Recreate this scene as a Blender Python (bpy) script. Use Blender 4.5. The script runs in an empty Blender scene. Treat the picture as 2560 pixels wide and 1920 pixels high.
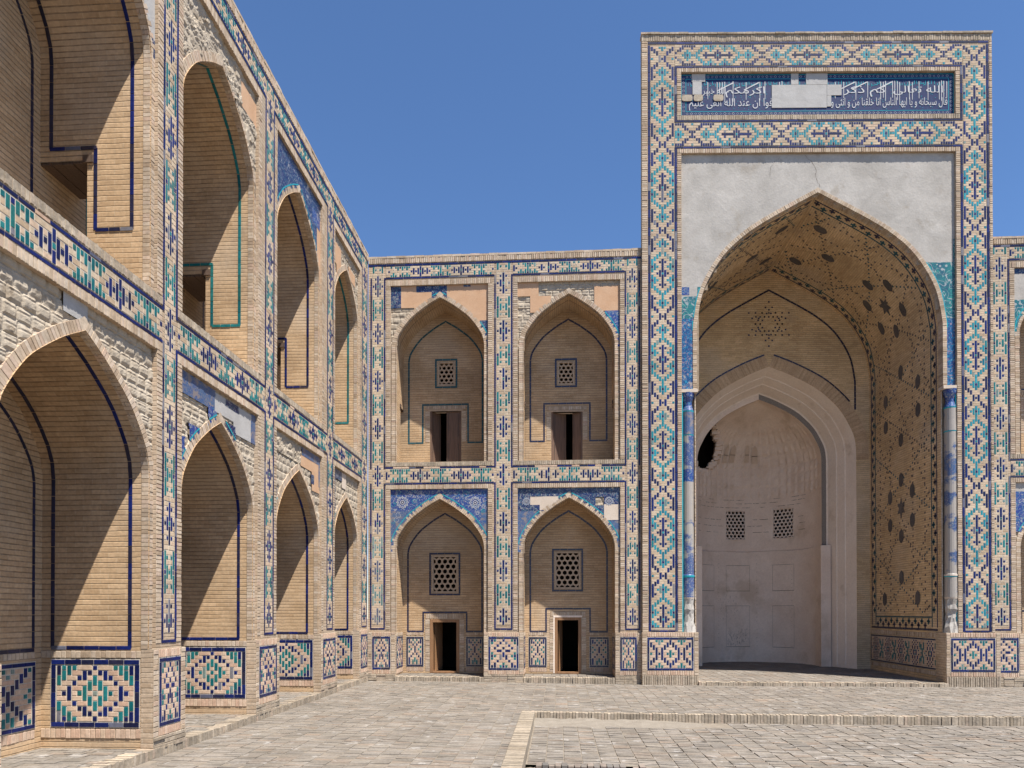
import bpy, math, random
random.seed(7)
R = math.radians
SC = bpy.context.scene
COL = SC.collection

# ------------------------------------------------------------------ camera, sky, sun, exposure
cam_d = bpy.data.cameras.new("camera")
cam = bpy.data.objects.new("camera", cam_d)
COL.objects.link(cam)
YAW = math.atan(115 / 1782.0)
cam.location = (0, 0, 2.0)
cam.rotation_euler = (R(90.5), 0, YAW)
cam_d.sensor_width = 36.0
cam_d.lens = 36.0 * 1782 / 2560
cam_d.shift_x = 0.0
cam_d.shift_y = (1529 - 1782 * math.tan(R(.5)) - 960) / 2560
cam_d.clip_start = .1
cam_d.clip_end = 2000
SC.camera = cam

SUN_DIR = (1.05, -1.0, 3.05)
EL = math.atan2(3.05, math.hypot(1.05, 1.0))
AZ = math.atan2(1.05, -1.0)
world = bpy.data.worlds.new("World")
SC.world = world
world.use_nodes = True
wn = world.node_tree
wn.nodes.clear()
sky = wn.nodes.new("ShaderNodeTexSky")
sky.sky_type = 'NISHITA'
sky.sun_disc = False
sky.sun_elevation = EL
sky.sun_rotation = AZ
sky.altitude = 250
sky.air_density = 1.0
sky.dust_density = .0
sky.ozone_density = 10.0
bg = wn.nodes.new("ShaderNodeBackground")
bg.inputs[1].default_value = .084
wo = wn.nodes.new("ShaderNodeOutputWorld")
wn.links.new(sky.outputs[0], bg.inputs[0])
wn.links.new(bg.outputs[0], wo.inputs[0])

sd = bpy.data.lights.new("sun", 'SUN')
sd.energy = 5.0
sd.angle = R(.5)
sd.color = (1.0, .955, .88)
sun = bpy.data.objects.new("sun", sd)
COL.objects.link(sun)
from mathutils import Vector, Quaternion
sun.rotation_euler = Vector(SUN_DIR).to_track_quat('Z', 'Y').to_euler()
sun.location = (10, -10, 30)

SC.view_settings.view_transform = 'Standard'
SC.view_settings.look = 'None'
SC.view_settings.gamma = 1
SC.view_settings.exposure = 1.0
SC.view_settings.use_curve_mapping = False

# ------------------------------------------------------------------ materials
MATS = {}
def new_mat(name):
    m = bpy.data.materials.new(name)
    m.use_nodes = True
    nt = m.node_tree
    nt.nodes.clear()
    out = nt.nodes.new("ShaderNodeOutputMaterial")
    b = nt.nodes.new("ShaderNodeBsdfPrincipled")
    nt.links.new(b.outputs[0], out.inputs[0])
    MATS[name] = m
    return m, nt, b
def nd(nt, t, **kw):
    n = nt.nodes.new(t)
    for k, v in kw.items(): setattr(n, k, v)
    return n
def setin(n, **kw):
    for k, v in kw.items(): n.inputs[k.replace('_', ' ')].default_value = v
def mathn(nt, op, a, b=None, c=None):
    n = nd(nt, "ShaderNodeMath", operation=op)
    for i, v in enumerate((a, b, c)):
        if v is None: continue
        if isinstance(v, (int, float)): n.inputs[i].default_value = v
        else: nt.links.new(v, n.inputs[i])
    return n.outputs[0]
def maprange(nt, v, a, b, c=0., d=1.):
    n = nd(nt, "ShaderNodeMapRange")
    nt.links.new(v, n.inputs[0])
    for i, x in enumerate((a, b, c, d)): n.inputs[i + 1].default_value = x
    return n.outputs[0]
def mix(nt, f, a, b, mode='MIX'):
    n = nd(nt, "ShaderNodeMix", data_type='RGBA', blend_type=mode)
    for s, v in ((n.inputs[0], f), (n.inputs[6], a), (n.inputs[7], b)):
        if isinstance(v, (int, float)): s.default_value = v
        elif isinstance(v, tuple): s.default_value = (v[0], v[1], v[2], 1)
        else: nt.links.new(v, s)
    return n.outputs[2]
def noise(nt, vec, scale, detail=3., rough=.55, dist=0.):
    n = nd(nt, "ShaderNodeTexNoise")
    nt.links.new(vec, n.inputs['Vector'])
    setin(n, Scale=scale, Detail=detail, Roughness=rough, Distortion=dist)
    return n.outputs[0]
def ramp(nt, f, stops):
    n = nd(nt, "ShaderNodeValToRGB")
    cr = n.color_ramp
    while len(cr.elements) < len(stops): cr.elements.new(.5)
    for e, (p, c) in zip(cr.elements, stops):
        e.position = p; e.color = (c[0], c[1], c[2], 1)
    nt.links.new(f, n.inputs[0])
    return n.outputs[0]
def bump(nt, b, h, dist, strength=1.):
    n = nd(nt, "ShaderNodeBump")
    n.inputs['Distance'].default_value = dist
    n.inputs['Strength'].default_value = strength
    nt.links.new(h, n.inputs['Height'])
    nt.links.new(n.outputs[0], b.inputs['Normal'])
def geo_pos(nt):
    return nd(nt, "ShaderNodeNewGeometry").outputs['Position']

def mat_unit(name, cols, rough=.9, spread=.16, bumpd=.004, nscale=18, stain=None, spec=.2, big=(.86, 1.12)):
    """colour picked per modelled brick or tile from its 'rnd' face attribute"""
    m, nt, b = new_mat(name)
    at = nd(nt, "ShaderNodeAttribute", attribute_type='GEOMETRY', attribute_name='rnd')
    n = len(cols)
    c = ramp(nt, at.outputs['Fac'], [(i / max(1, n - 1), col) for i, col in enumerate(cols)])
    p = geo_pos(nt)
    n1 = noise(nt, p, nscale, 4)
    c = mix(nt, 1., c, ramp(nt, n1, [(.3, (1 - spread,) * 3), (.7, (1 + spread,) * 3)]), 'MULTIPLY')
    n2 = noise(nt, p, 1.1, 4)
    c = mix(nt, 1., c, ramp(nt, n2, [(.35, (big[0],) * 3), (.65, (big[1],) * 3)]), 'MULTIPLY')
    if stain:
        n3 = noise(nt, p, stain[1], 5, .6)
        c = mix(nt, maprange(nt, n3, stain[2], stain[2] + .07, 0, stain[3]), c, stain[0])
    nt.links.new(c, b.inputs['Base Color'])
    b.inputs['Roughness'].default_value = rough
    b.inputs['Specular IOR Level'].default_value = spec
    if bumpd: bump(nt, b, n1, bumpd, .8)
    return m

def mat_brickfield(name, c1, c2, mortar, joint, row=.072, width=.24, big=(.84, 1.12), jd=.7):
    m, nt, b = new_mat(name)
    uv = nd(nt, "ShaderNodeUVMap").outputs[0]
    p = geo_pos(nt)
    nw = nd(nt, "ShaderNodeTexNoise"); nt.links.new(uv, nw.inputs['Vector']); setin(nw, Scale=3.5, Detail=2.)
    off = nd(nt, "ShaderNodeVectorMath", operation='MULTIPLY_ADD')
    nt.links.new(nw.outputs['Color'], off.inputs[0]); off.inputs[1].default_value = (.014, .014, 0); nt.links.new(uv, off.inputs[2])
    br = nd(nt, "ShaderNodeTexBrick", offset=.5, offset_frequency=2)
    nt.links.new(off.outputs[0], br.inputs['Vector'])
    setin(br, Scale=1., Mortar_Size=.0035, Mortar_Smooth=.3, Bias=0., Brick_Width=width, Row_Height=row)
    br.inputs['Color1'].default_value = (*c1, 1); br.inputs['Color2'].default_value = (*c2, 1); br.inputs['Mortar'].default_value = (*mortar, 1)
    sep = nd(nt, "ShaderNodeSeparateXYZ"); nt.links.new(off.outputs[0], sep.inputs[0])
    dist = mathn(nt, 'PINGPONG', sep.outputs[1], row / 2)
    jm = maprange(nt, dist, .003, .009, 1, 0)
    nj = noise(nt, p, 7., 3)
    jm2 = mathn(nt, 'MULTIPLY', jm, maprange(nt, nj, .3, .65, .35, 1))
    n1 = noise(nt, p, 22., 4)
    c = mix(nt, 1., br.outputs[0], ramp(nt, n1, [(.3, (.86,) * 3), (.7, (1.13,) * 3)]), 'MULTIPLY')
    n2 = noise(nt, p, .9, 4)
    c = mix(nt, 1., c, ramp(nt, n2, [(.35, (big[0],) * 3), (.65, (big[1],) * 3)]), 'MULTIPLY')
    n4 = noise(nt, p, .55, 3)
    c = mix(nt, maprange(nt, n4, .50, .66, 0, .30), c, (.50, .44, .37))
    n5 = noise(nt, p, 2.1, 5, .65)
    c = mix(nt, maprange(nt, n5, .60, .72, 0, .38), c, (c2[0]*.72, c2[1]*.70, c2[2]*.68))
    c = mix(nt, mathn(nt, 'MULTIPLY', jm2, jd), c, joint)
    nt.links.new(c, b.inputs['Base Color'])
    b.inputs['Roughness'].default_value = .92
    b.inputs['Specular IOR Level'].default_value = .15
    h = mathn(nt, 'SUBTRACT', mathn(nt, 'MULTIPLY', n1, .35), jm)
    bump(nt, b, h, .008, .9)
    return m

def mat_plaster(name, c1, c2, scale=2.2, bumpd=.006, blotch=None):
    m, nt, b = new_mat(name)
    p = geo_pos(nt)
    a = noise(nt, p, scale, 6, .6, .4)
    f = noise(nt, p, scale * 14, 4, .6)
    c = mix(nt, maprange(nt, a, .32, .68), c1, c2)
    c = mix(nt, 1., c, ramp(nt, f, [(.3, (.93,) * 3), (.7, (1.06,) * 3)]), 'MULTIPLY')
    if blotch:
        q = noise(nt, p, blotch[1], 5, .62)
        c = mix(nt, maprange(nt, q, blotch[2], blotch[2] + .1, 0, blotch[3]), c, blotch[0])
    nt.links.new(c, b.inputs['Base Color'])
    b.inputs['Roughness'].default_value = .93
    b.inputs['Specular IOR Level'].default_value = .15
    bump(nt, b, mathn(nt, 'ADD', a, mathn(nt, 'MULTIPLY', f, .25)), bumpd)
    return m

def mat_floral(name, base, base2, l1, l2, sc=7., wear=.0, wearcol=(.5, .46, .4), ws=5.):
    m, nt, b = new_mat(name)
    p = geo_pos(nt)
    a = noise(nt, p, sc, 1.2, .5, 1.4)
    g = noise(nt, p, sc * 1.6, 1., .5, 1.)
    v = nd(nt, "ShaderNodeTexVoronoi"); nt.links.new(p, v.inputs['Vector']); setin(v, Scale=sc * 1.35)
    la = maprange(nt, mathn(nt, 'ABSOLUTE', mathn(nt, 'SUBTRACT', a, .5)), .012, .028, 1, 0)
    lg = maprange(nt, mathn(nt, 'ABSOLUTE', mathn(nt, 'SUBTRACT', g, .47)), .014, .03, 1, 0)
    dots = maprange(nt, v.outputs[0], .16, .24, 1, 0)
    c = mix(nt, noise(nt, p, 4., 3), base, base2)
    c = mix(nt, mathn(nt, 'MULTIPLY', lg, .8), c, l2)
    c = mix(nt, mathn(nt, 'MULTIPLY', la, .75), c, l1)
    c = mix(nt, mathn(nt, 'MULTIPLY', dots, .8), c, l1)
    q = noise(nt, p, ws, 5, .6)
    c = mix(nt, maprange(nt, q, .62 - wear, .68 - wear, 0, .85), c, wearcol)
    nt.links.new(c, b.inputs['Base Color'])
    b.inputs['Roughness'].default_value = .35
    return m

def mat_flat(name, c, rough=.8, var=.1, scale=12., bumpd=.002, spec=.3):
    m, nt, b = new_mat(name)
    p = geo_pos(nt)
    n1 = noise(nt, p, scale, 5)
    cc = mix(nt, 1., c, ramp(nt, n1, [(.3, (1 - var,) * 3), (.7, (1 + var,) * 3)]), 'MULTIPLY')
    nt.links.new(cc, b.inputs['Base Color'])
    b.inputs['Roughness'].default_value = rough
    b.inputs['Specular IOR Level'].default_value = spec
    if bumpd: bump(nt, b, n1, bumpd)
    return m

def mat_wood(name, c1, c2):
    m, nt, b = new_mat(name)
    tc = nd(nt, "ShaderNodeTexCoord"); mp = nd(nt, "ShaderNodeMapping"); mp.inputs['Scale'].default_value = (30, 30, 1.5)
    nt.links.new(tc.outputs['Object'], mp.inputs[0])
    n1 = noise(nt, mp.outputs[0], 1.5, 5)
    nt.links.new(mix(nt, maprange(nt, n1, .3, .7), c1, c2), b.inputs['Base Color'])
    b.inputs['Roughness'].default_value = .7
    bump(nt, b, n1, .004)
    return m

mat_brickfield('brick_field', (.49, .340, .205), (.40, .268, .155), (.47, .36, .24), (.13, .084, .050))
mat_brickfield('brick_face', (0.448, 0.344, 0.248), (0.368, 0.268, 0.180), (0.480, 0.400, 0.312), (0.160, 0.112, 0.072), row=.068)
mat_brickfield('brick_vault', (.66, .475, .28), (.54, .375, .215), (.58, .44, .28), (.18, .12, .07), row=.07)
mat_unit('brick_unit', [(0.336, 0.248, 0.172), (0.400, 0.304, 0.216), (0.456, 0.360, 0.264), (0.480, 0.392, 0.304), (0.424, 0.304, 0.224)], stain=((0.264, 0.216, 0.168), 2.3, .62, .5))
mat_unit('brick_cell', [(0.392, 0.288, 0.192), (0.455, 0.352, 0.246), (0.486, 0.392, 0.284), (0.486, 0.352, 0.253)])
mat_unit('brick_pink', [(0.480, 0.320, 0.232), (0.440, 0.304, 0.216), (0.528, 0.392, 0.296), (0.496, 0.368, 0.264)])
mat_unit('brick_soldier', [(0.288, 0.232, 0.172), (0.344, 0.280, 0.208), (0.416, 0.344, 0.264), (0.320, 0.264, 0.200), (0.384, 0.296, 0.224)], bumpd=.008, stain=((0.192, 0.160, 0.124), 5., .55, .6))
mat_unit('paving_brick', [(0.163, 0.142, 0.118), (0.180, 0.156, 0.131), (0.201, 0.177, 0.150), (0.186, 0.156, 0.127), (0.217, 0.191, 0.165), (0.173, 0.153, 0.132), (0.211, 0.164, 0.127)],
         bumpd=.008, nscale=26, stain=((.56, .54, .52), 4., .60, .26), spec=.15, big=(.85, 1.12))
mat_unit('tile_blue', [(0.005, 0.008, 0.046), (0.006, 0.013, 0.081), (0.008, 0.017, 0.115), (0.008, 0.010, 0.038)], rough=.36, spread=.25, bumpd=.001, spec=.3, stain=((0.115, 0.104, 0.104), 9., .70, .6))
mat_unit('tile_turquoise', [(0.005, 0.082, 0.092), (0.009, 0.126, 0.140), (0.017, 0.160, 0.165), (0.015, 0.106, 0.097)], rough=.36, spread=.25, bumpd=.001, spec=.3, stain=((0.193, 0.174, 0.145), 9., .70, .6))
mat_unit('tile_dark', [(.012, .014, .035), (.02, .022, .06), (.025, .022, .04)], rough=.3, spread=.25, bumpd=.001, spec=.5)
mat_unit('tile_white', [(0.496, 0.480, 0.448), (0.560, 0.544, 0.512)], rough=.35, bumpd=0)
mat_unit('tile_teal_dark', [(.02, .07, .085), (.03, .10, .12)], rough=.35, bumpd=0)
mat_unit('tile_cyan', [(.008, .12, .17), (.014, .19, .25), (.02, .24, .29), (.012, .15, .17)], rough=.36, spread=.25, bumpd=.001, spec=.3, stain=((.40, .36, .30), 9., .72, .5))
mat_unit('tile_dim', [(.085, .078, .078), (.12, .105, .10), (.09, .08, .075)], rough=.6, bumpd=0)
mat_unit('blue_faded', [(.08, .085, .13), (.12, .125, .17), (.17, .16, .17)], rough=.6, bumpd=0)
mat_unit('turquoise_faded', [(.09, .17, .17), (.14, .22, .21), (.20, .23, .20)], rough=.6, bumpd=0)
mat_unit('brick_cell_dim', [(0.442, 0.304, 0.187), (0.508, 0.353, 0.227), (0.552, 0.398, 0.260)])
mat_unit('kerb_brick', [(0.246, 0.200, 0.152), (0.289, 0.241, 0.185), (0.319, 0.264, 0.202), (0.276, 0.223, 0.162)], bumpd=.008, stain=((0.184, 0.153, 0.118), 4., .58, .5))
mat_unit('paving_dark', [(.16, .13, .11), (.22, .18, .15), (.13, .12, .11)], bumpd=.006)
mat_plaster('plaster_ghost', (.55, .41, .30), (.61, .47, .36), 4.)
mat_flat('mortar', (0.496, 0.440, 0.368), .95, .12, 20., .004, .1)
mat_flat('mortar_dark', (.30, .235, .17), .95, .2, 15., .006, .1)
mat_flat('joint_sand', (0.204, 0.173, 0.139), 1., .18, 8., .006, .05)
mat_plaster('plaster_peach', (.47, .285, .17), (.53, .345, .22), 2.5)
mat_plaster('plaster_pale', (0.528, 0.432, 0.344), (0.576, 0.488, 0.408), 2.5)
mat_plaster('plaster_grey', (.33, .305, .275), (.425, .395, .36), 1.5, .016, ((.28, .24, .195), 1.9, .58, .5))
mat_plaster('plaster_patch', (.35, .335, .32), (.41, .395, .38), 3., .01)
mat_plaster('plaster_apse', (.68, .53, .42), (.77, .63, .52), 1.1, .014, ((.50, .37, .26), .9, .57, .5))
mat_plaster('plaster_white', (.74, .61, .50), (.80, .68, .575), 1.1, .008, ((.48, .36, .26), 1.0, .60, .55))
mat_plaster('rubble', (.345, .285, .215), (.415, .355, .28), 6., .012, ((.235, .18, .125), 5., .56, .7))
mat_plaster('dirt', (0.190, 0.164, 0.134), (0.231, 0.201, 0.166), 5., .02, ((0.139, 0.111, 0.086), 9., .66, .5))
mat_plaster('column_glaze', (.10, .12, .20), (.36, .33, .27), 3.2, .004)
mat_floral('floral_blue', (0.014, 0.028, 0.176), (0.022, 0.055, 0.231), (0.303, 0.303, 0.303), (0.066, 0.198, 0.253), 8.)
mat_floral('floral_dark', (0.007, 0.008, 0.055), (0.011, 0.022, 0.110), (0.275, 0.270, 0.264), (0.044, 0.154, 0.198), 9.)
mat_floral('floral_worn', (0.028, 0.050, 0.187), (0.050, 0.121, 0.220), (0.220, 0.182, 0.182), (0.138, 0.182, 0.220), 14., .1, (0.220, 0.182, 0.171))
mat_floral('floral_green', (0.014, 0.021, 0.090), (0.021, 0.206, 0.186), (0.379, 0.379, 0.379), (0.035, 0.247, 0.206), 4.)
mat_floral('column_worn_blue', (.03, .045, .17), (.06, .09, .22), (.30, .29, .28), (.08, .18, .26), 10., .14, (.38, .34, .28), 1.7)
mat_floral('column_worn_beige', (.03, .05, .17), (.06, .09, .2), (.30, .29, .27), (.08, .18, .25), 10., .20, (.37, .32, .26), 1.9)
mat_floral('floral_cyan', (.010, .022, .13), (.012, .10, .22), (.26, .20, .24), (.02, .27, .42), 5., .0, (.35, .30, .26))
mat_floral('script_ground', (.004, .006, .05), (.006, .010, .075), (.008, .022, .09), (.010, .05, .10), 9., -.2)
mat_floral('column_tile', (0.028, 0.044, 0.176), (0.055, 0.099, 0.231), (0.275, 0.264, 0.253), (0.055, 0.154, 0.248), 12., .09, (0.275, 0.253, 0.231))
mat_flat('turquoise_line', (.02, .30, .36), .3, .1, 12, 0)
mat_flat('white_glaze', (0.462, 0.456, 0.462), .4, .05, 12, 0)
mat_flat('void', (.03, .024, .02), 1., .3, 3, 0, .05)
mat_flat('crack', (.13, .105, .085), 1., .3, 3, 0, .05)
mat_flat('lattice', (.42, .31, .215), .9, .15, 14)
mat_flat('lattice_pale', (.66, .54, .45), .9, .12, 14)
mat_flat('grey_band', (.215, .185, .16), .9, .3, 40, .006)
mat_wood('wood_frame', (.30, .16, .075), (.20, .10, .045))
mat_wood('wood_dark', (.17, .095, .06), (.09, .052, .034))
mat_wood('wood_lintel', (.12, .075, .05), (.06, .036, .024))

# ------------------------------------------------------------------ mesh builder
class MB:
    def __init__(s):
        s.V = []; s.F = []; s.M = []; s.Rn = []; s.U = []; s.names = []
        s.smooth = False
    def mi(s, m):
        if m not in s.names: s.names.append(m)
        return s.names.index(m)
    def quad(s, pts, m, uv=None, r=None):
        n = len(s.V)
        s.V.extend(pts)
        s.F.append(tuple(range(n, n + len(pts))))
        s.M.append(s.mi(m))
        s.Rn.append(random.random() if r is None else r)
        if uv is None:
            a, b, c = pts[0], pts[1], pts[2]
            ux, uy, uz = b[0]-a[0], b[1]-a[1], b[2]-a[2]
            vx, vy, vz = c[0]-a[0], c[1]-a[1], c[2]-a[2]
            nx, ny, nz = abs(uy*vz-uz*vy), abs(uz*vx-ux*vz), abs(ux*vy-uy*vx)
            if nz >= nx and nz >= ny: uv = [(p[0], p[1]) for p in pts]
            elif ny >= nx: uv = [(p[0], p[2]) for p in pts]
            else: uv = [(p[1], p[2]) for p in pts]
        s.U.extend(uv)
    def poly(s, pts, m, **k): s.quad(pts, m, **k)
    def box(s, x0, x1, y0, y1, z0, z1, m, r=None, skip=''):
        r = random.random() if r is None else r
        A = (x0,y0,z0); B = (x1,y0,z0); C = (x1,y1,z0); D = (x0,y1,z0)
        E = (x0,y0,z1); F = (x1,y0,z1); G = (x1,y1,z1); H = (x0,y1,z1)
        if 'f' not in skip: s.quad([A,B,F,E], m, r=r)
        if 'r' not in skip: s.quad([B,C,G,F], m, r=r)
        if 'b' not in skip: s.quad([C,D,H,G], m, r=r)
        if 'l' not in skip: s.quad([D,A,E,H], m, r=r)
        if 't' not in skip: s.quad([E,F,G,H], m, r=r)
        if 'd' not in skip: s.quad([D,C,B,A], m, r=r)
    def tile(s, fm, u0, u1, v0, v1, w0, w1, m, r=None, bev=.003):
        """a raised tile on the surface fm(u, v, w): front and four sloping sides"""
        r = random.random() if r is None else r
        a = [fm(u0,v0,w0), fm(u1,v0,w0), fm(u1,v1,w0), fm(u0,v1,w0)]
        b = [fm(u0+bev,v0+bev,w1), fm(u1-bev,v0+bev,w1), fm(u1-bev,v1-bev,w1), fm(u0+bev,v1-bev,w1)]
        uv = [(u0,v0),(u1,v0),(u1,v1),(u0,v1)]
        s.quad(b, m, uv, r)
        for i in range(4):
            j = (i+1) % 4
            s.quad([a[i], a[j], b[j], b[i]], m, [uv[i],uv[j],uv[j],uv[i]], r)
    def flat(s, fm, u0, u1, v0, v1, w, m, r=None):
        s.quad([fm(u0,v0,w), fm(u1,v0,w), fm(u1,v1,w), fm(u0,v1,w)], m, [(u0,v0),(u1,v0),(u1,v1),(u0,v1)], r)
    def build(s, name, parent=None, warp=None):
        me = bpy.data.meshes.new(name)
        V = s.V if warp is None else [warp(*p) for p in s.V]
        me.from_pydata(V, [], s.F)
        for n in s.names: me.materials.append(MATS[n])
        me.polygons.foreach_set('material_index', s.M)
        if s.smooth: me.polygons.foreach_set('use_smooth', [True]*len(s.F))
        ul = me.uv_layers.new(name='UVMap')
        ul.data.foreach_set('uv', [c for p in s.U for c in p])
        at = me.attributes.new('rnd', 'FLOAT', 'FACE')
        at.data.foreach_set('value', s.Rn)
        me.update()
        o = bpy.data.objects.new(name, me)
        COL.objects.link(o)
        o.parent = parent
        return o

def thing(name, label, cat, loc=(0,0,0), rz=0, group=None):
    o = bpy.data.objects.new(name, None)
    COL.objects.link(o)
    o.location = loc; o.rotation_euler = (0,0,rz)
    o['label'] = label; o['category'] = cat
    if group: o['group'] = group
    o.empty_display_size = .3
    return o
def structure(o, label=None):
    o['kind'] = 'structure'
    if label: o['label'] = label
    return o

# ------------------------------------------------------------------ arch profile
_P0 = [(1,0),(.985,.11),(.95,.226),(.895,.325),(.836,.415),(.765,.51),(.686,.604),(.597,.688),(.497,.767),(.385,.85),(.27,.931),(.135,1.01),(0,1.085)]
def _cat(P, n):
    out = []
    Q = [(1,-.11)] + P + [(-.135,1.16)]
    for i in range(1, len(Q)-2):
        for k in range(n):
            t = k/n
            c = []
            for d in (0,1):
                a,b,e,f = Q[i-1][d],Q[i][d],Q[i+1][d],Q[i+2][d]
                c.append(.5*((2*b)+(-a+e)*t+(2*a-5*b+4*e-f)*t*t+(-a+3*b-3*e+f)*t**3))
            out.append(tuple(c))
    out.append(P[-1])
    return out
UNIT = _cat(_P0, 2)
def _cat2(P, n=3):
    out = []
    Q = [(P[0][0], P[0][1]-.12)] + P + [(-P[-2][0], 2*P[-1][1]-P[-2][1])]
    for i in range(1, len(Q)-2):
        for k in range(n):
            t = k/n
            out.append(tuple(.5*((2*Q[i][d])+(-Q[i-1][d]+Q[i+1][d])*t+(2*Q[i-1][d]-5*Q[i][d]+4*Q[i+1][d]-Q[i+2][d])*t*t+(-Q[i-1][d]+3*Q[i][d]-3*Q[i+1][d]+Q[i+2][d])*t**3) for d in (0,1)))
    out.append(P[-1])
    return out
U_PORTAL = _cat2([(1,0),(.993,.09),(.956,.297),(.883,.47),(.766,.65),(.62,.793),(.445,.917),(.18,1.07),(0,1.17)])
U_APSE = _cat2([(1,0),(.98,.17),(.92,.32),(.83,.483),(.71,.624),(.53,.78),(.24,.94),(0,1.04)])
class Arch:
    """right half of a pointed arch, from the foot (z0) up to the apex"""
    def __init__(s, c, hw, apex, z0, unit=None):
        unit = unit or UNIT
        rise = unit[-1][1]
        s.c, s.hw, s.apex, s.z0 = c, hw, apex, z0
        s.spring = apex - rise*hw
        s.P = [(c+hw, z0)] + [(c+hw*a, s.spring+hw*b) for a, b in unit]
        s.L = [0.]
        for i in range(1, len(s.P)):
            s.L.append(s.L[-1] + math.hypot(s.P[i][0]-s.P[i-1][0], s.P[i][1]-s.P[i-1][1]))
        s.len = s.L[-1]
        s.N = []
        n = len(s.P)
        for i in range(n):
            a = s.P[max(0,i-1)]; b = s.P[min(n-1,i+1)]
            dx, dz = b[0]-a[0], b[1]-a[1]
            l = math.hypot(dx, dz) or 1
            s.N.append((-dz/l, dx/l))      # towards the middle of the opening
    def at(s, d):
        d = max(0., min(s.len, d))
        for i in range(1, len(s.P)):
            if d <= s.L[i] or i == len(s.P)-1:
                t = (d-s.L[i-1])/max(1e-9, s.L[i]-s.L[i-1])
                p, q = s.P[i-1], s.P[i]
                m, n = s.N[i-1], s.N[i]
                return (p[0]+(q[0]-p[0])*t, p[1]+(q[1]-p[1])*t, m[0]+(n[0]-m[0])*t, m[1]+(n[1]-m[1])*t)
    def pos(s, side, d, w=0.):
        x, z, nx, nz = s.at(d)
        x += nx*w; z += nz*w
        if (x < s.c): x = s.c
        return (x if side > 0 else 2*s.c-x, z)
    def height(s, x, off=0.):
        """height of the outline pushed outwards by off, above x"""
        a = abs(x-s.c)
        best = None
        pts = [(p[0]-n[0]*off-s.c, p[1]-n[1]*off) for p, n in zip(s.P, s.N)]
        for i in range(len(pts)-1, 0, -1):
            p, q = pts[i], pts[i-1]
            if p[0] <= a <= q[0] and q[0] > p[0]:
                return p[1]+(q[1]-p[1])*(a-p[0])/(q[0]-p[0])
        if a > pts[1][0]: return -1e9
        return pts[-1][1]
def front_map(y0): return lambda u, v, w: (u, y0-w, v)
def intrados_map(A, side, D):
    """u runs from the deep end to the front on the right side, front to deep on the left; v = length from the foot"""
    if side > 0:
        def f(u, v, w):
            x, z = A.pos(1, v, w); return (x, D-u, z)
    else:
        def f(u, v, w):
            x, z = A.pos(-1, v, w); return (x, u, z)
    return f

# ------------------------------------------------------------------ tile patterns
MT = {'b':'tile_blue','B':'tile_blue','t':'tile_turquoise','T':'tile_turquoise','h':'tile_blue','d':'tile_dark','D':'tile_dark'}
def mosaic(mb, fm, rows, u0, vtop, cu, cv, gu=.3, gv=.27, brick='brick_cell', base='mortar', w=.003, lost=0., basequad=True, turq='tile_turquoise', fade=None):
    nr, nc = len(rows), len(rows[0])
    if basequad: mb.flat(fm, u0, u0+nc*cu, vtop-nr*cv, vtop, w, base)
    mu, mv = gu*cu/2, gv*cv/2
    jit = lambda: random.uniform(-.0016, .0016)
    for c in range(nc):
        r = 0
        while r < nr:
            ch = rows[r][c]
            if ch in '.h ': r += 1; continue
            e = r
            if ch.isupper():
                while e+1 < nr and rows[e+1][c] == ch: e += 1
            m = MT[ch] if random.random() > lost else brick
            if m == 'tile_turquoise': m = turq
            if random.random() < (fade(vtop-r*cv) if fade else .05): m = {'tile_blue':'blue_faded','tile_turquoise':'turquoise_faded','tile_cyan':'turquoise_faded'}.get(m, m)
            mb.tile(fm, u0+c*cu+mu+jit(), u0+(c+1)*cu-mu+jit(), vtop-(e+1)*cv+mv+jit(), vtop-r*cv-mv+jit(), w, w+.005+random.uniform(0,.002), m)
            r = e+1
    for r in range(nr):
        c = 0
        while c < nc:
            ch = rows[r][c]
            if ch == '.':
                e = c; mx = random.choice((1,2,2,3))
                while e+1 < nc and rows[r][e+1] == '.' and e-c < mx: e += 1
                mb.tile(fm, u0+c*cu+mu*.6, u0+(e+1)*cu-mu*.6, vtop-(r+1)*cv+mv*.7+jit(), vtop-r*cv-mv*.7+jit(), w, w+.003+random.uniform(0,.002), brick)
                c = e+1
            elif ch == 'h':
                e = c
                while e+1 < nc and rows[r][e+1] == 'h': e += 1
                mb.tile(fm, u0+c*cu+mu, u0+(e+1)*cu-mu, vtop-(r+1)*cv+mv, vtop-r*cv-mv, w, w+.006, 'tile_blue')
                c = e+1
            else: c += 1
def strip_tiles(mb, fm, u0, u1, v0, v1, m='tile_blue', L=.25, w=.004, lost=0.):
    """a line of glazed tiles filling the rectangle along its longer side"""
    hor = (u1-u0) > (v1-v0)
    a, b = (u0, u1) if hor else (v0, v1)
    n = max(1, round((b-a)/L))
    e = [a+(b-a)*i/n + (random.uniform(-.02,.02) if 0 < i < n else 0) for i in range(n+1)]
    for i in range(n):
        mm = m if random.random() >= lost else 'brick_pink'
        if mm == 'tile_blue' and random.random() < .22: mm = random.choice(('tile_dark','tile_dark','blue_faded'))
        wob = random.uniform(-.0015, .0015)
        if hor: mb.tile(fm, e[i]+.003, e[i+1]-.003, v0+wob, v1+wob, w-.004, w+random.uniform(0,.003), mm)
        else: mb.tile(fm, u0+wob, u1+wob, e[i]+.003, e[i+1]-.003, w-.004, w+random.uniform(0,.003), mm)
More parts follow.
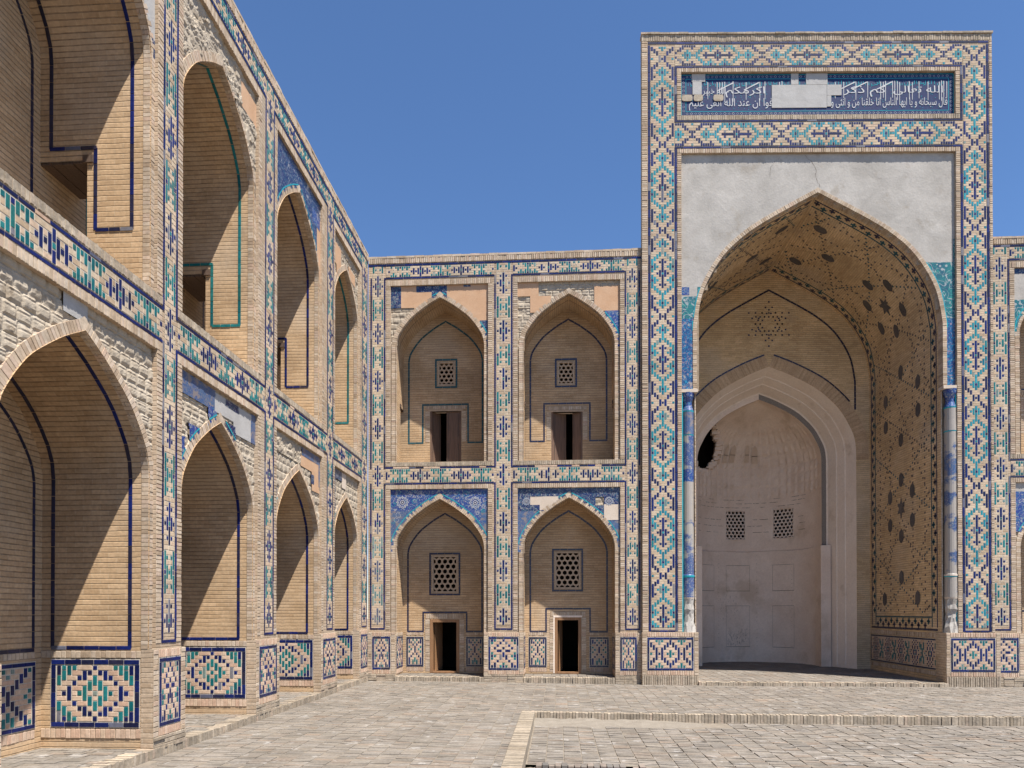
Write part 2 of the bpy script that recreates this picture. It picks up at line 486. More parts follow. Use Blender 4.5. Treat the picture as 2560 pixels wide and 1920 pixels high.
def soldiers(mb, fm, u0, u1, v0, v1, along='u', pitch=.058, m='brick_unit', w=.010, gap=.007, base='mortar_dark', wj=.004, bw=0.):
    mb.flat(fm, u0, u1, v0, v1, bw+.001, base)
    a, b = (u0, u1) if along == 'u' else (v0, v1)
    n = max(1, round((b-a)/pitch)); p = (b-a)/n
    for i in range(n):
        s, e = a+i*p+gap/2, a+(i+1)*p-gap/2
        s += random.uniform(-.003,.003); e += random.uniform(-.003,.003)
        ww = bw+w+random.uniform(-wj, wj)
        if along == 'u': mb.tile(fm, s, e, v0+random.uniform(0,.006), v1-random.uniform(0,.006), bw, ww, m, bev=.004)
        else: mb.tile(fm, u0+random.uniform(0,.006), u1-random.uniform(0,.006), s, e, bw, ww, m, bev=.004)

P_BIG = ["BtTt...b...tTtB","BTT..Bb.bB..TTB","TT..bB.T.Bb..TT","T..b..TTT..b..T","..B..TT.TT..B..",".bB.tT.t.Tt.Bb.","..B..TT.TT..B..","T..b..TTT..b..T","TT..bB.T.Bb..TT","BTT..Bb.bB..TTB","BbTt...b...tTbB"]
P_PIER = ["bt..b..tb","t..b.b..t","..b...b..",".b..b..b.","..hh.hh..","t...B...t","bt.BBB.tb","t..B.B..t","..b...b..",".B..t..B.","bB.tbt.Bb"]
P_SMALL = ["B.t.t.B","Bb.t.bB","..b.b..","t..B..t",".t.B.t.","t..B..t","..b.b..",".b...b.","B..T..B","B.TTT.B","B.T.T.B"]
P_PORTAL = ["..tTt..B..tTt..","B..T..BBB..T..B","BB...BB.BB...BB",".BB.BB...BB.BB.","..B.B..T..B.B..","t.BbB.tTt.BbB.t","..B.B..T..B.B..",".BB.BB...BB.BB.","BB...BB.BB...BB","B..T..BBB..T..B","..tTt..B..tTt.."]
P_CROSS = ["..t.t..Bt","B..t..BB.","BB...BB..",".BB.BB...","..BBB...t","...B...t.","..BBB...t",".BB.BB...","BB.T.BB..","B.TTT.BB.","..T.T..Bt"]
_T9 = ["T...T","Tt.tT","T...T","TT.TT","bTtTb","TT.TT","T...T","Tt.tT","T...T"]
_B9 = ["..B..",".bBb.","..B..",".BBB.","bBtBb",".BBB.","..B..",".bBb.","..B.."]
def pil_row(k):
    k %= 20
    if k <= 4: return _B9[k+4]
    if k >= 16: return _B9[k-16]
    if 6 <= k <= 14: return _T9[k-6]
    return "....."
_FT = ["tTtTbTtTt",".T.TTT.T.","....T....",".T.TTT.T.","tTtTbTtTt"]
_FB = ["....B....",".B.BBB.B.","bBbBtBbBb",".B.BBB.B.","....B...."]
def frieze_rows(n):
    rows = []
    for r in range(5):
        s = ''
        for c in range(n):
            k = (c - n//2 + 4) % 18
            s += _FT[r][k] if k < 9 else _FB[r][k-9]
        rows.append(s)
    return rows
def _portal_grid():
    g = [['.']*9 for _ in range(38)]
    def put(cols, a, b, ch):
        for r in range(a, b+1):
            for c in cols:
                for rr in (r % 38, (-r) % 38):
                    g[rr][c] = ch
    put((4,),0,0,'t'); put((4,),1,6,'B'); put((4,),9,12,'T'); put((4,),13,13,'b'); put((4,),14,15,'T'); put((4,),19,19,'b')
    put((3,5),0,1,'B'); put((3,5),5,5,'b'); put((3,5),8,9,'T'); put((3,5),12,14,'T'); put((3,5),18,19,'B')
    put((2,6),0,0,'b'); put((2,6),3,3,'t'); put((2,6),7,8,'T'); put((2,6),13,13,'t'); put((2,6),16,17,'B')
    put((1,7),2,4,'T'); put((1,7),6,7,'T'); put((1,7),11,11,'b'); put((1,7),15,16,'B')
    put((0,8),1,2,'T'); put((0,8),3,3,'b'); put((0,8),4,6,'T'); put((0,8),10,15,'B'); put((0,8),19,19,'t')
    return [''.join(r) for r in g]
PG = _portal_grid()

def plinth_panel(fm, u0, u1, v0, v1, rows, parent, name='plinth_panel', fr=.05, dark=False, warp=None, brick='brick_pink', frm='tile_blue'):
    mb = MB()
    mb.flat(fm, u0-.012, u1+.012, v0-.012, v1+.012, .0035, 'mortar')
    strip_tiles(mb, fm, u0, u1, v1-fr, v1, frm, .22, .010)
    strip_tiles(mb, fm, u0, u1, v0, v0+fr, frm, .22, .010)
    strip_tiles(mb, fm, u0, u0+fr, v0+fr+.004, v1-fr-.004, frm, .22, .010)
    strip_tiles(mb, fm, u1-fr, u1, v0+fr+.004, v1-fr-.004, frm, .22, .010)
    a, b, c, d = u0+fr+.012, u1-fr-.012, v0+fr+.012, v1-fr-.012
    mosaic(mb, fm, rows, a, d, (b-a)/len(rows[0]), (d-c)/len(rows), .24, .2, brick, w=.0045, basequad=False)
    return mb.build(name, parent, warp)

# ------------------------------------------------------------------ wall pieces
def strips_with_holes(mb, xs, topf, z0, holes, fm, m, w=0.):
    """vertical strips under the curve topf, minus rectangular holes (x0,x1,z0,z1)"""
    cuts = sorted(set([round(x,4) for x in xs] + [round(h[k],4) for h in holes for k in (0,1)]))
    for a, b in zip(cuts, cuts[1:]):
        if b-a < 1e-4: continue
        mid = (a+b)/2
        hs = sorted([(h[2], h[3]) for h in holes if h[0]-1e-5 < mid < h[1]+1e-5])
        lo = z0
        for h0, h1 in hs:
            if h0 > lo: mb.quad([fm(a,lo,w),fm(b,lo,w),fm(b,h0,w),fm(a,h0,w)], m, [(a,lo),(b,lo),(b,h0),(a,h0)])
            lo = h1
        ta, tb = topf(a), topf(b)
        mb.quad([fm(a,lo,w),fm(b,lo,w),fm(b,tb,w),fm(a,ta,w)], m, [(a,lo),(b,lo),(b,tb),(a,ta)])

def arch_ring(A, ring, yf, zb, parent, yb=.14, pitch=.058, name='arch_ring', warp=None, m='brick_unit'):
    mb = MB()
    s0 = max(0, zb-A.z0)
    n = max(3, round((A.len-s0)/pitch))
    for side in (1,-1):
        for i in range(n):
            a = s0+(A.len-s0)*i/n; b = s0+(A.len-s0)*(i+1)/n
            g = .0035
            q = []
            for d, w in ((a+g,.004),(b-g,.004),(b-g,-ring),(a+g,-ring)):
                q.append(A.pos(side, d, w))
            y = yf+random.uniform(-.004,.004)
            r = random.random()
            F = [(x, y, z) for x, z in q]; Bk = [(x, yb, z) for x, z in q]
            idx = (0,1,2,3)
            if side > 0: F = F[::-1]; Bk = Bk[::-1]
            mb.quad([F[0],F[1],F[2],F[3]], m, r=r)
            for i2 in range(4):
                j2 = (i2+1) % 4
                mb.quad([F[j2],F[i2],Bk[i2],Bk[j2]], m, r=r)
        # mortar bed behind the bricks
        k = 40
        for i in range(k):
            a = s0+(A.len-s0)*i/k; b = s0+(A.len-s0)*(i+1)/k
            q = [A.pos(side, a, .0), A.pos(side, b, .0), A.pos(side, b, -ring), A.pos(side, a, -ring)]
            F = [(x, yf+.012, z) for x, z in q]
            if side > 0: F = F[::-1]
            mb.quad(F, 'mortar_dark')
    # infill wedge at the apex
    x, z = A.c, A.apex
    mb.quad([(x, yf-.001, z-.004), (x+ring*.55, yf-.001, z+ring*.85), (x, yf-.001, z+ring*1.28), (x-ring*.55, yf-.001, z+ring*.85)], m, r=.6)
    return mb.build(name, parent, warp)

def vnoise(x, y, s=0):
    def h(i, j):
        n = (i*374761393 + j*668265263 + s*1442695041) & 0xffffffff
        n = ((n ^ (n >> 13)) * 1274126177) & 0xffffffff
        return ((n ^ (n >> 16)) & 0xffff)/65535.
    xi, yi = math.floor(x), math.floor(y)
    fx, fy = x-xi, y-yi
    fx = fx*fx*(3-2*fx); fy = fy*fy*(3-2*fy)
    return (h(xi,yi)*(1-fx)+h(xi+1,yi)*fx)*(1-fy)+(h(xi,yi+1)*(1-fx)+h(xi+1,yi+1)*fx)*fy
def rubble_h(x, z, seed):
    """rows of rounded lumps of old bedding with open gaps between"""
    row = math.floor(z/.17)
    zz = z/.17-row-.5
    xo = x/.21+(row % 2)*.4+vnoise(row*3.1, 7, seed)*.6
    cx = math.floor(xo); xx = xo-cx-.5
    keep = vnoise(cx*7.3+.5, row*5.1+.5, seed+3)
    rr = (abs(xx)*2)**3.2+(abs(zz)*2)**3.2
    mm = max(abs(xx)*2, abs(zz)*2)
    lump = 1 if mm < .72 else max(0, (1-mm)/.28)
    lump = lump*(1-.25*max(0, rr-.6))
    amp = .026*(.7+.5*keep) if keep > .13 else .004
    gr = (z/.036) % 1
    groove = -.006 if gr < .25 else 0
    n = (vnoise(x*16, z*16, seed+9)-.5)*.010+vnoise(x*50, z*50, seed+5)*.005
    return lump*amp+n+(groove if lump > .6 else 0)
def broken_h(x, z, seed):
    a = vnoise(x*3.1, z*4.5, seed); b = vnoise(x*11, z*17, seed+2); c = vnoise(x*33, z*40, seed+4)
    st = math.floor((a*.7+b*.3)*5)/5
    return st*.055+b*.015+c*.010
def spandrel(A, ring, rl, rr, ztop, zbot, default, patches, parent, y0=.085, cs=.028, seed=1, name='spandrel', warp=None, edge=None, ringcol=None):
    """surface between arch ring and frame, in a mix of tile remnants, plaster and bare bedding"""
    mb = MB(); mb.smooth = False
    mb.quad([(rl,y0+.03,zbot),(rr,y0+.03,zbot),(rr,y0+.03,ztop),(rl,y0+.03,ztop)], 'mortar_dark') if False else None
    nx = max(1, round((rr-rl)/cs)); dx = (rr-rl)/nx
    nz = max(1, round((ztop-zbot)/cs)); dz = (ztop-zbot)/nz
    mid = ring*.6
    vid = {}
    TILE = ('floral_blue','floral_cyan','floral_dark','floral_worn','floral_green','column_tile')
    def typ(x, z):
        t = default
        for p in patches:
            if p[1]+.012*(vnoise(z*9,1,seed)-.5) <= x <= p[2]+.012*(vnoise(z*9,3,seed)-.5) and p[3] <= z <= p[4]: t = p[0]
        return t
    def hh(t, x, z):
        if t == 'rubble': return rubble_h(x, z, seed)
        if t == 'broken': return broken_h(x, z, seed)
        if t.startswith('plaster'): return .036+.004*vnoise(x*3, z*3, seed)
        return .040
    hcache = [A.height(rl+(i+.5)*dx, mid) for i in range(nx)]
    hin = [A.height(rl+(i+.5)*dx, 0) for i in range(nx)]
    hedge = [A.height(rl+(i+.5)*dx, ring+.034) for i in range(nx)]
    for i in range(nx):
        x = rl+(i+.5)*dx
        for j in range(nz):
            z = zbot+(j+.5)*dz
            if z < hcache[i]: continue
            if abs(x-A.c) < A.hw+mid and z < A.spring: continue
            t = typ(x, z)
            m = {'broken':'rubble'}.get(t, t)
            ids = []
            for a, b in ((i,j),(i+1,j),(i+1,j+1),(i,j+1)):
                k = (t, a, b)
                if k not in vid:
                    X, Z = rl+a*dx, zbot+b*dz
                    vid[k] = len(mb.V)
                    mb.V.append((X, y0-hh(t, X, Z), Z))
                ids.append(vid[k])
            mb.F.append(tuple(ids)); mb.M.append(mb.mi(m)); mb.Rn.append(random.random())
            mb.U.extend([(mb.V[q][0], mb.V[q][2]) for q in ids])
    # backing sheet, so that no gap shows through between patches
    cols = 30
    for i in range(cols):
        a = rl+(rr-rl)*i/cols; b = rl+(rr-rl)*(i+1)/cols
        ha = max(zbot, min(ztop-.001, A.height((a+b)/2, .02)))
        mb.quad([(a,y0+.012,ha-.03),(b,y0+.012,ha-.03),(b,y0+.012,ztop),(a,y0+.012,ztop)], 'mortar_dark')
    # turquoise edging along the ring where tiles survive
    k = 60
    s1 = A.spring-A.z0
    for side in (1,-1):
        for i in range(k):
            a = s1+(A.len-s1)*i/k; b = s1+(A.len-s1)*(i+1)/k
            p, q = A.pos(side, (a+b)/2, -(ring+.03))
            if p < rl+.01 or p > rr-.01 or q > ztop: continue
            if typ(p, q) in TILE:
                Q = [A.pos(side, a, -ring-.002), A.pos(side, b, -ring-.002), A.pos(side, b, -ring-.026), A.pos(side, a, -ring-.026)]
                F = [(x, y0-.046, z) for x, z in Q]
                if side > 0: F = F[::-1]
                mb.quad(F, 'turquoise_line')
    return mb, (lambda: mb.build(name, parent, warp))

def petal_flower(mb, x, y, z, r, n=12, core=True):
    for i in range(n):
        a = 2*math.pi*i/n
        ca, sa = math.cos(a), math.sin(a)
        def P(d, t): return (x+ca*d-sa*t, y, z+sa*d+ca*t)
        w = math.pi*r*.72/n
        mb.quad([P(r*.48,0),P(r*.75,w),P(r,0),P(r*.75,-w)][::-1], 'white_glaze')
        mb.quad([tuple(c if k != 1 else c-.001 for k, c in enumerate(p)) for p in (P(r*.58,0),P(r*.75,w*.5),P(r*.9,0),P(r*.75,-w*.5))][::-1], 'floral_blue')
    if core:
        k = 12
        for rad, mm, yy in ((r*.36,'white_glaze',0),(r*.26,'tile_blue',.001),(r*.12,'white_glaze',.002)):
            mb.quad([(x+rad*math.cos(2*math.pi*q/k), y-yy, z+rad*math.sin(2*math.pi*q/k)) for q in range(k)], mm)
def vine(mb, x, y, z, r, a0, a1, w=.006, m='turquoise_line'):
    n = 10
    for i in range(n):
        t0 = a0+(a1-a0)*i/n; t1 = a0+(a1-a0)*(i+1)/n
        r0 = r*(1-.5*i/n); r1 = r*(1-.5*(i+1)/n)
        mb.quad([(x+(r0-w)*math.cos(t0),y,z+(r0-w)*math.sin(t0)),(x+(r0+w)*math.cos(t0),y,z+(r0+w)*math.sin(t0)),
                 (x+(r1+w)*math.cos(t1),y,z+(r1+w)*math.sin(t1)),(x+(r1-w)*math.cos(t1),y,z+(r1-w)*math.sin(t1))], m)

def lattice(x0, x1, z0, z1, yf, parent, cols, m='lattice', rot=None, depth=.07, frame=.05, fm=None, outline=None, name='lattice_window'):
    """pierced plaster screen of hexagonal holes in a brick frame"""
    mb = MB()
    if fm is None: fm = front_map(yf)
    ix0, ix1, iz0, iz1 = x0+frame, x1-frame, z0+frame, z1-frame
    p = (ix1-ix0)/cols
    rp = p*.866
    R0 = p/math.sqrt(3); R1 = R0*.70
    j = 0; z = iz0
    nr = int((iz1-iz0)/rp)+2
    cl = lambda v, a, b: max(a, min(b, v))
    for j in range(nr):
        for i in range(-1, cols+2):
            cx = ix0+p*(i+(.5 if j % 2 else 0)); cz = iz0+rp*j
            if cx < ix0-p*.49 or cx > ix1+p*.49 or cz > iz1+rp*.6: continue
            O = []; I = []
            for k in range(6):
                a = math.pi/6+k*math.pi/3
                O.append((cl(cx+R0*math.cos(a), ix0-.02, ix1+.02), cl(cz+R0*math.sin(a), iz0-.02, iz1+.02)))
                I.append((cl(cx+R1*math.cos(a), ix0-.02, ix1+.02), cl(cz+R1*math.sin(a), iz0-.02, iz1+.02)))
            for k in range(6):
                l = (k+1) % 6
                mb.quad([fm(*O[k],-.03), fm(*O[l],-.03), fm(*I[l],-.03), fm(*I[k],-.03)], m)
                mb.quad([fm(*I[k],-.03), fm(*I[l],-.03), fm(*I[l],-.03-depth), fm(*I[k],-.03-depth)], m)
    for a, b, c, d in ((x0,ix0,z0,z1),(ix1,x1,z0,z1),(ix0,ix1,z0,iz0),(ix0,ix1,iz1,z1)):
        mb.tile(fm, a, b, c, d, -.12, -.008, m, .4, .002)
        
    if outline:
        g = .025; t = .055
        for a, b, c, d in ((x0-g-t,x1+g+t,z1+g,z1+g+t),(x0-g-t,x1+g+t,z0-g-t,z0-g),(x0-g-t,x0-g,z0-g,z1+g),(x1+g,x1+g+t,z0-g,z1+g)):
            strip_tiles(mb, fm, a, b, c, d, outline, .22, .008)
    return mb.build(name, parent)

def arch_line(mb, A, off, wd, fm, s0, m, L=.22, w=.004):
    """a glazed line following the arch inside a flat wall"""
    n = max(2, round((A.len-s0)/L))
    for side in (1,-1):
        for i in range(n):
            a = s0+(A.len-s0)*i/n+.004; b = s0+(A.len-s0)*(i+1)/n-(.004 if i < n-1 else 0)
            k = 3
            r = random.random()
            for q in range(k):
                c, d = a+(b-a)*q/k, a+(b-a)*(q+1)/k
                P = [A.pos(side, c, off), A.pos(side, c, off+wd), A.pos(side, d, off+wd), A.pos(side, d, off)]
                F = [fm(x, z, w) for x, z in P]
                if side > 0: F = F[::-1]
                mb.quad(F, m, r=r)

def intrados(mb, A, D, y0, m, passages=(), step=None):
    """reveals and vault of a niche; passages: (side, zbottom, ztop, depth0) openings cut at the deep end"""
    for side in (1,-1):
        fm = intrados_map(A, side, D)
        for i in range(len(A.P)-1):
            s0, s1 = A.L[i], A.L[i+1]
            v0, v1 = A.z0+s0, A.z0+s1
            segs = [(y0, D, s0, s1)]
            for ps, pz0, pz1, pd in passages:
                if ps == side and i == 0:
                    segs = [(y0, pd, s0, s1), (pd, D, pz1-A.z0, s1)]
            for ya, yb, a, b in segs:
                ua, ub = (D-yb, D-ya) if side > 0 else (ya, yb)
                mb.quad([fm(ua,a,0), fm(ub,a,0), fm(ub,b,0), fm(ua,b,0)], m,
                        [(ua, A.z0+a), (ub, A.z0+a), (ub, A.z0+b), (ua, A.z0+b)])

def intrados_line(mb, A, side, D, yc, wd, s0, s1, m, L=.23, w=.004):
    fm = intrados_map(A, side, D)
    n = max(1, round((s1-s0)/L))
    u = (D-yc) if side > 0 else yc
    for i in range(n):
        a = s0+(s1-s0)*i/n+.003; b = s0+(s1-s0)*(i+1)/n-.003
        mb.tile(fm, u-wd/2, u+wd/2, a, b, -.002, w, 'tile_dark' if m == 'tile_blue' and random.random() < .35 else m, bev=.002)

# ------------------------------------------------------------------ an arcaded wing
Z = dict(plt=1.405, tile0=1.48, lr=5.54, lb0=5.676, lb1=5.718, ub0=6.14, ub1=6.182, sill0=6.2, sill=6.325, ur=11.455, tb0=11.655, tb1=11.70, top0=12.03, top1=12.09, cor0=12.11, cor1=12.26, top=12.30)

def wing(name, label, cat, loc, rz, u0, u1, bays, pils, gf=0., zf=.13, lost=.1, cut_left=False, worn=-1):
    root = thing(name, label, cat, loc, rz)
    fm = front_map(0.)
    # ---- wall body
    mb = MB()
    holes_l = [(b['rl'], b['rr']) for b in bays]
    def face(a, b, c, d, y=0., m='brick_face'): mb.quad([(a,y,c),(b,y,c),(b,y,d),(a,y,d)], m)
    xs = [u0]+[x for b in bays for x in (b['rl'], b['rr'])]+[u1]
    for i in range(0, len(xs), 2):
        face(xs[i], xs[i+1], Z['plt']-.01, Z['top'])
    for b in bays:
        face(b['rl'], b['rr'], Z['lr'], Z['sill']); face(b['rl'], b['rr'], Z['ur'], Z['top'])
        for c, d in ((Z['plt'],Z['lr']),(Z['sill'],Z['ur'])):   # edges of the shallow recess
            mb.quad([(b['rl'],.14,c),(b['rl'],0,c),(b['rl'],0,d),(b['rl'],.14,d)][::-1], 'brick_face')
            mb.quad([(b['rr'],0,c),(b['rr'],.14,c),(b['rr'],.14,d),(b['rr'],0,d)][::-1], 'brick_face')
            mb.quad([(b['rl'],0,d),(b['rr'],0,d),(b['rr'],.14,d),(b['rl'],.14,d)], 'brick_face')
        mb.quad([(b['rl'],0,Z['sill']),(b['rr'],0,Z['sill']),(b['rr'],b['du'],Z['sill']),(b['rl'],b['du'],Z['sill'])], 'brick_soldier')
        for c, d, A in ((Z['plt'],Z['lr'],b['AL']),(Z['sill'],Z['ur'],b['AU'])):   # margins beside the ring
            for xa, xb in ((b['rl'], A.c-A.hw-.02),(A.c+A.hw+.02, b['rr'])):
                if xb-xa > .005: mb.quad([(xa,.09,c),(xb,.09,c),(xb,.09,min(d,A.spring+.3)),(xa,.09,min(d,A.spring+.3))], 'brick_face')
    # roof, back and ends
    mb.quad([(u0,0,Z['top']),(u1,0,Z['top']),(u1,3.6,Z['top']),(u0,3.6,Z['top'])], 'joint_sand')
    mb.quad([(u1,3.6,-.1),(u0,3.6,-.1),(u0,3.6,Z['top']),(u1,3.6,Z['top'])], 'brick_face')
    mb.quad([(u0,3.6,-.1),(u0,0,-.1),(u0,0,Z['top']),(u0,3.6,Z['top'])], 'brick_face')
    mb.quad([(u1,0,-.1),(u1,3.6,-.1),(u1,3.6,Z['top']),(u1,0,Z['top'])], 'brick_face')
    mb.build('wall', root)
    # ---- cornice
    cb = MB()
    soldiers(cb, fm, u0, u1, Z['cor0'], Z['cor1'], 'u', .06, 'brick_unit', .016, .008, wj=.007)
    n = int((u1-u0)/.27)
    for i in range(n):
        a = u0+(u1-u0)*i/n; b = u0+(u1-u0)*(i+1)/n
        cb.box(a+.002, b-.002, -.012-random.uniform(0,.010), .3, Z['cor1']+.003, Z['top']+random.uniform(.012,.028), 'brick_unit')
    cb.build('cornice', root)
    # ---- piers: tile bands
    for a, b in pils:
        pm = MB()
        ia, ib = a+.06, b-.06
        cu = (ib-ia)/5
        z = Z['top0']-.02; k = round((5.93-z)/-.069)
        nr = int((z-1.55)/.069)
        ztop = 5.93+(k+.5)*.069
        rows = [pil_row(i-k) for i in range(nr)]
        ext = a > u0-1 and not (cut_left and a < u0)
        if cut_left and a < u0+.1:
            pass
        mosaic(pm, fm, rows, ia, ztop, cu, .069, .28, .24, 'brick_cell' , lost=lost*.15, fade=(lambda v: .85 if v < 4.6 else .05) if abs(worn-a) < .1 else None)
        for zz0, zz1 in ((Z['tile0']+.045, Z['lb1']),(Z['ub0'], Z['tb1'])):
            strip_tiles(pm, fm, a, a+.043, zz0, zz1, 'tile_blue', .25, .007, 0)
            strip_tiles(pm, fm, b-.043, b, zz0, zz1, 'tile_blue', .25, .007, 0)
        strip_tiles(pm, fm, a, b, Z['tile0'], Z['tile0']+.043, 'tile_blue', .2, .007)
        pm.build('pier_mosaic', root)
    # ---- friezes
    edges = [(pils[i][1], pils[i+1][0]) for i in range(len(pils)-1)]
    if u0 < pils[0][0]-.5: edges = [(u0, pils[0][0])]+edges
    if u1 > pils[-1][1]+.5: edges = edges+[(pils[-1][1], u1)]
    for a, b in edges:
        for z0, z1, pch in ((Z['lb1'], Z['ub0'], .0), (Z['tb1'], Z['top0'], .0)):
            fr = MB()
            n = int((b-a-.02)/.065)
            cu = (b-a-.02)/n
            h = z1-z0-.024
            mosaic(fr, fm, frieze_rows(n), a+.01, z1-.012, cu, h/5, .22, .22, 'brick_cell', lost=lost*.2)
            lo0, lo1 = (Z['lb0'],Z['lb1']) if z0 == Z['lb1'] else (Z['tb0'],Z['tb1'])
            strip_tiles(fr, fm, a-.0, b+.0, lo0, lo1, 'tile_blue', .26, .007)
            if z0 == Z['lb1']: strip_tiles(fr, fm, a, b, Z['ub0'], Z['ub1'], 'tile_blue', .22, .007, lost)
            fr.build('frieze_mosaic', root)
    tb = MB()
    strip_tiles(tb, fm, u0, u1, Z['top0'], Z['top1'], 'tile_blue', .26, .007)
    tb.build('top_tile_line', root)
    # ---- brick frames round the recesses
    for b in bays:
        for lo, hi, hi2, sill in ((Z['tile0']+.0, Z['lr'], Z['lb0']-.006, None), (Z['sill'], Z['ur'], Z['ur']+.16, Z['sill0'])):
            f = MB()
            rl, rr = b['rl'], b['rr']
            soldiers(f, fm, rl-.13, rl, lo, hi, 'v')
            soldiers(f, fm, rr, rr+.13, lo, hi, 'v')
            soldiers(f, fm, rl-.13, rr+.13, hi, hi2, 'u')
            if sill: soldiers(f, fm, rl-.13, rr+.13, sill, Z['sill']-.002, 'u', m='brick_soldier', wj=.007)
            f.build('brick_frame', root)
    # ---- plinths under the piers
    op = [(b['AL'].c-b['AL'].hw, b['AL'].c+b['AL'].hw) for b in bays]
    piers = [(u0, op[0][0])]+[(op[i][1], op[i+1][0]) for i in range(len(op)-1)]+[(op[-1][1], u1)]
    for i, (a, b) in enumerate(piers):
        if b-a < .15: continue
        pb = MB()
        yq = -.035
        fq = front_map(yq)
        zb = gf
        pb.quad([(a,yq,zb),(b,yq,zb),(b,yq,Z['plt']),(a,yq,Z['plt'])], 'brick_face')
        pb.quad([(a,yq,Z['plt']),(b,yq,Z['plt']),(b,.14,Z['plt']),(a,.14,Z['plt'])], 'brick_soldier')
        pb.quad([(a,.14,zb),(a,yq,zb),(a,yq,Z['plt']),(a,.14,Z['plt'])], 'brick_face')
        pb.quad([(b,yq,zb),(b,.14,zb),(b,.14,Z['plt']),(b,yq,Z['plt'])], 'brick_face')
        mg = .13 if b-a > .6 else .06
        soldiers(pb, fq, a+mg, b-mg, 1.285, Z['plt']-.004, 'u', .052, 'brick_pink', .008)
        soldiers(pb, fq, a+mg, b-mg, .205, .322, 'u', .052, 'brick_pink', .008)
        soldiers(pb, fq, a+.002, a+mg-.012, .205, 1.4, 'v', .072, 'brick_unit', .008)
        soldiers(pb, fq, b-mg+.012, b-.002, .205, 1.4, 'v', .072, 'brick_unit', .008)
        if zb < .13:
            zz = zb
            while zz < .2:
                soldiers(pb, fq, a+.002, b-.002, zz, min(zz+.065,.203), 'u', .24, 'brick_soldier', .012, wj=.01)
                zz += .065
        o = pb.build('plinth', root)
        rows = P_PIER if b-a > .75 else P_SMALL
        if b-a > .5: plinth_panel(fq, a+mg+.01, b-mg-.01, .334, 1.273, rows, o)
    # ---- niches
    for bi, b in enumerate(bays):
        for lv in ('l', 'u'):
            A = b['AL'] if lv == 'l' else b['AU']
            D = b['dl'] if lv == 'l' else b['du']
            nb = MB()
            A2 = Arch(A.c, A.hw+.004, A.apex+.004, A.z0)
            ps = []
            if lv == 'u' and b.get('pass', True):
                ps = [(1, Z['sill'], 8.12, D-b.get('pw',.68)), (-1, Z['sill'], 8.12, D-b.get('pw',.68))]
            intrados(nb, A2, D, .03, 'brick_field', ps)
            bk = b.get('back_'+lv) or {}
            holes = []
            if 'door' in bk: holes.append(bk['door'])
            if 'lat' in bk: holes.append(bk['lat'])
            xs = [A2.c+s*(p[0]-A2.c) for p in A2.P for s in (1,-1)]
            def topf(x, A2=A2):
                h = A2.height(x)
                return A2.spring if h < -1e8 else h
            fb = front_map(D)
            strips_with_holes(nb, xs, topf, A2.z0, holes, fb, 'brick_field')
            if lv == 'l':
                nb.quad([(A2.c-A2.hw,-.03,zf-.02),(A2.c+A2.hw,-.03,zf-.02),(A2.c+A2.hw,D,zf-.02),(A2.c-A2.hw,D,zf-.02)], 'joint_sand')
            else:
                nb.quad([(A2.c-A2.hw,0,Z['sill']-.004),(A2.c+A2.hw,0,Z['sill']-.004),(A2.c+A2.hw,D,Z['sill']-.004),(A2.c-A2.hw,D,Z['sill']-.004)], 'dirt')
            # chamber behind the back wall
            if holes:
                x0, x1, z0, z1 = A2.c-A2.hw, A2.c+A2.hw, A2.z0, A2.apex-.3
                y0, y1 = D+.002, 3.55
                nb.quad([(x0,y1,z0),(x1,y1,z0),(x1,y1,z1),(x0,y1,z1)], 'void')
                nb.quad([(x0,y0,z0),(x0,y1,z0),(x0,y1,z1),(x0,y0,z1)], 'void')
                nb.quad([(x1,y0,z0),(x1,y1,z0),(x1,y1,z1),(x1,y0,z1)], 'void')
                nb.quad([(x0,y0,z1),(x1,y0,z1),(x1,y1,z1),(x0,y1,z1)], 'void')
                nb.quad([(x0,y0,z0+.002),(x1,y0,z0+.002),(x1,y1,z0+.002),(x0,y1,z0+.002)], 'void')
            if 'door' in bk:      # thickness of the wall round the doorway
                x0, x1, z0, z1 = bk['door']
                for q in ([(x0,D,z0),(x0,D+.22,z0),(x0,D+.22,z1),(x0,D,z1)],[(x1,D,z0),(x1,D+.22,z0),(x1,D+.22,z1),(x1,D,z1)],[(x0,D,z1),(x1,D,z1),(x1,D+.22,z1),(x0,D+.22,z1)],[(x0,D,z0+.004),(x1,D,z0+.004),(x1,D+.22,z0+.004),(x0,D+.22,z0+.004)]):
                    nb.quad(q, 'plaster_white')
            # passages through the piers
            if lv == 'u' and b.get('pass', True):
                for side in (1,-1):
                    xa = A2.c+side*A2.hw
                    if side > 0: xb = bays[bi+1]['AU'].c-bays[bi+1]['AU'].hw if bi+1 < len(bays) else min(u1-.1, xa+.9)
                    else: xb = bays[bi-1]['AU'].c+bays[bi-1]['AU'].hw if bi > 0 else max(u0+.1, xa-.9)
                    if abs(xa-xb) < .05: continue
                    if side < 0 and bi > 0: continue
                    lo, hi = min(xa,xb), max(xa,xb)
                    y0, y1, z0, z1 = D-b.get('pw',.68), D, Z['sill'], 8.12
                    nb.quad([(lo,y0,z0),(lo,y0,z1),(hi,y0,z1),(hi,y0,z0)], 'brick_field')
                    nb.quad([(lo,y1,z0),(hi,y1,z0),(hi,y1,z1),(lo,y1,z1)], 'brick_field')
                    nb.quad([(lo,y0,z0-.003),(hi,y0,z0-.003),(hi,y1,z0-.003),(lo,y1,z0-.003)], 'dirt')
                    k = 5
                    for q in range(k):
                        ya = y0-.10+(y1-y0+.10)*q/k
                        nb.box(lo-.03 if q == 0 else lo+.01, hi+.03 if q == 0 else hi-.01, ya+.005, ya+(y1-y0+.10)/k-.005, z1-.02-random.uniform(0,.015), z1+.07, 'wood_lintel')
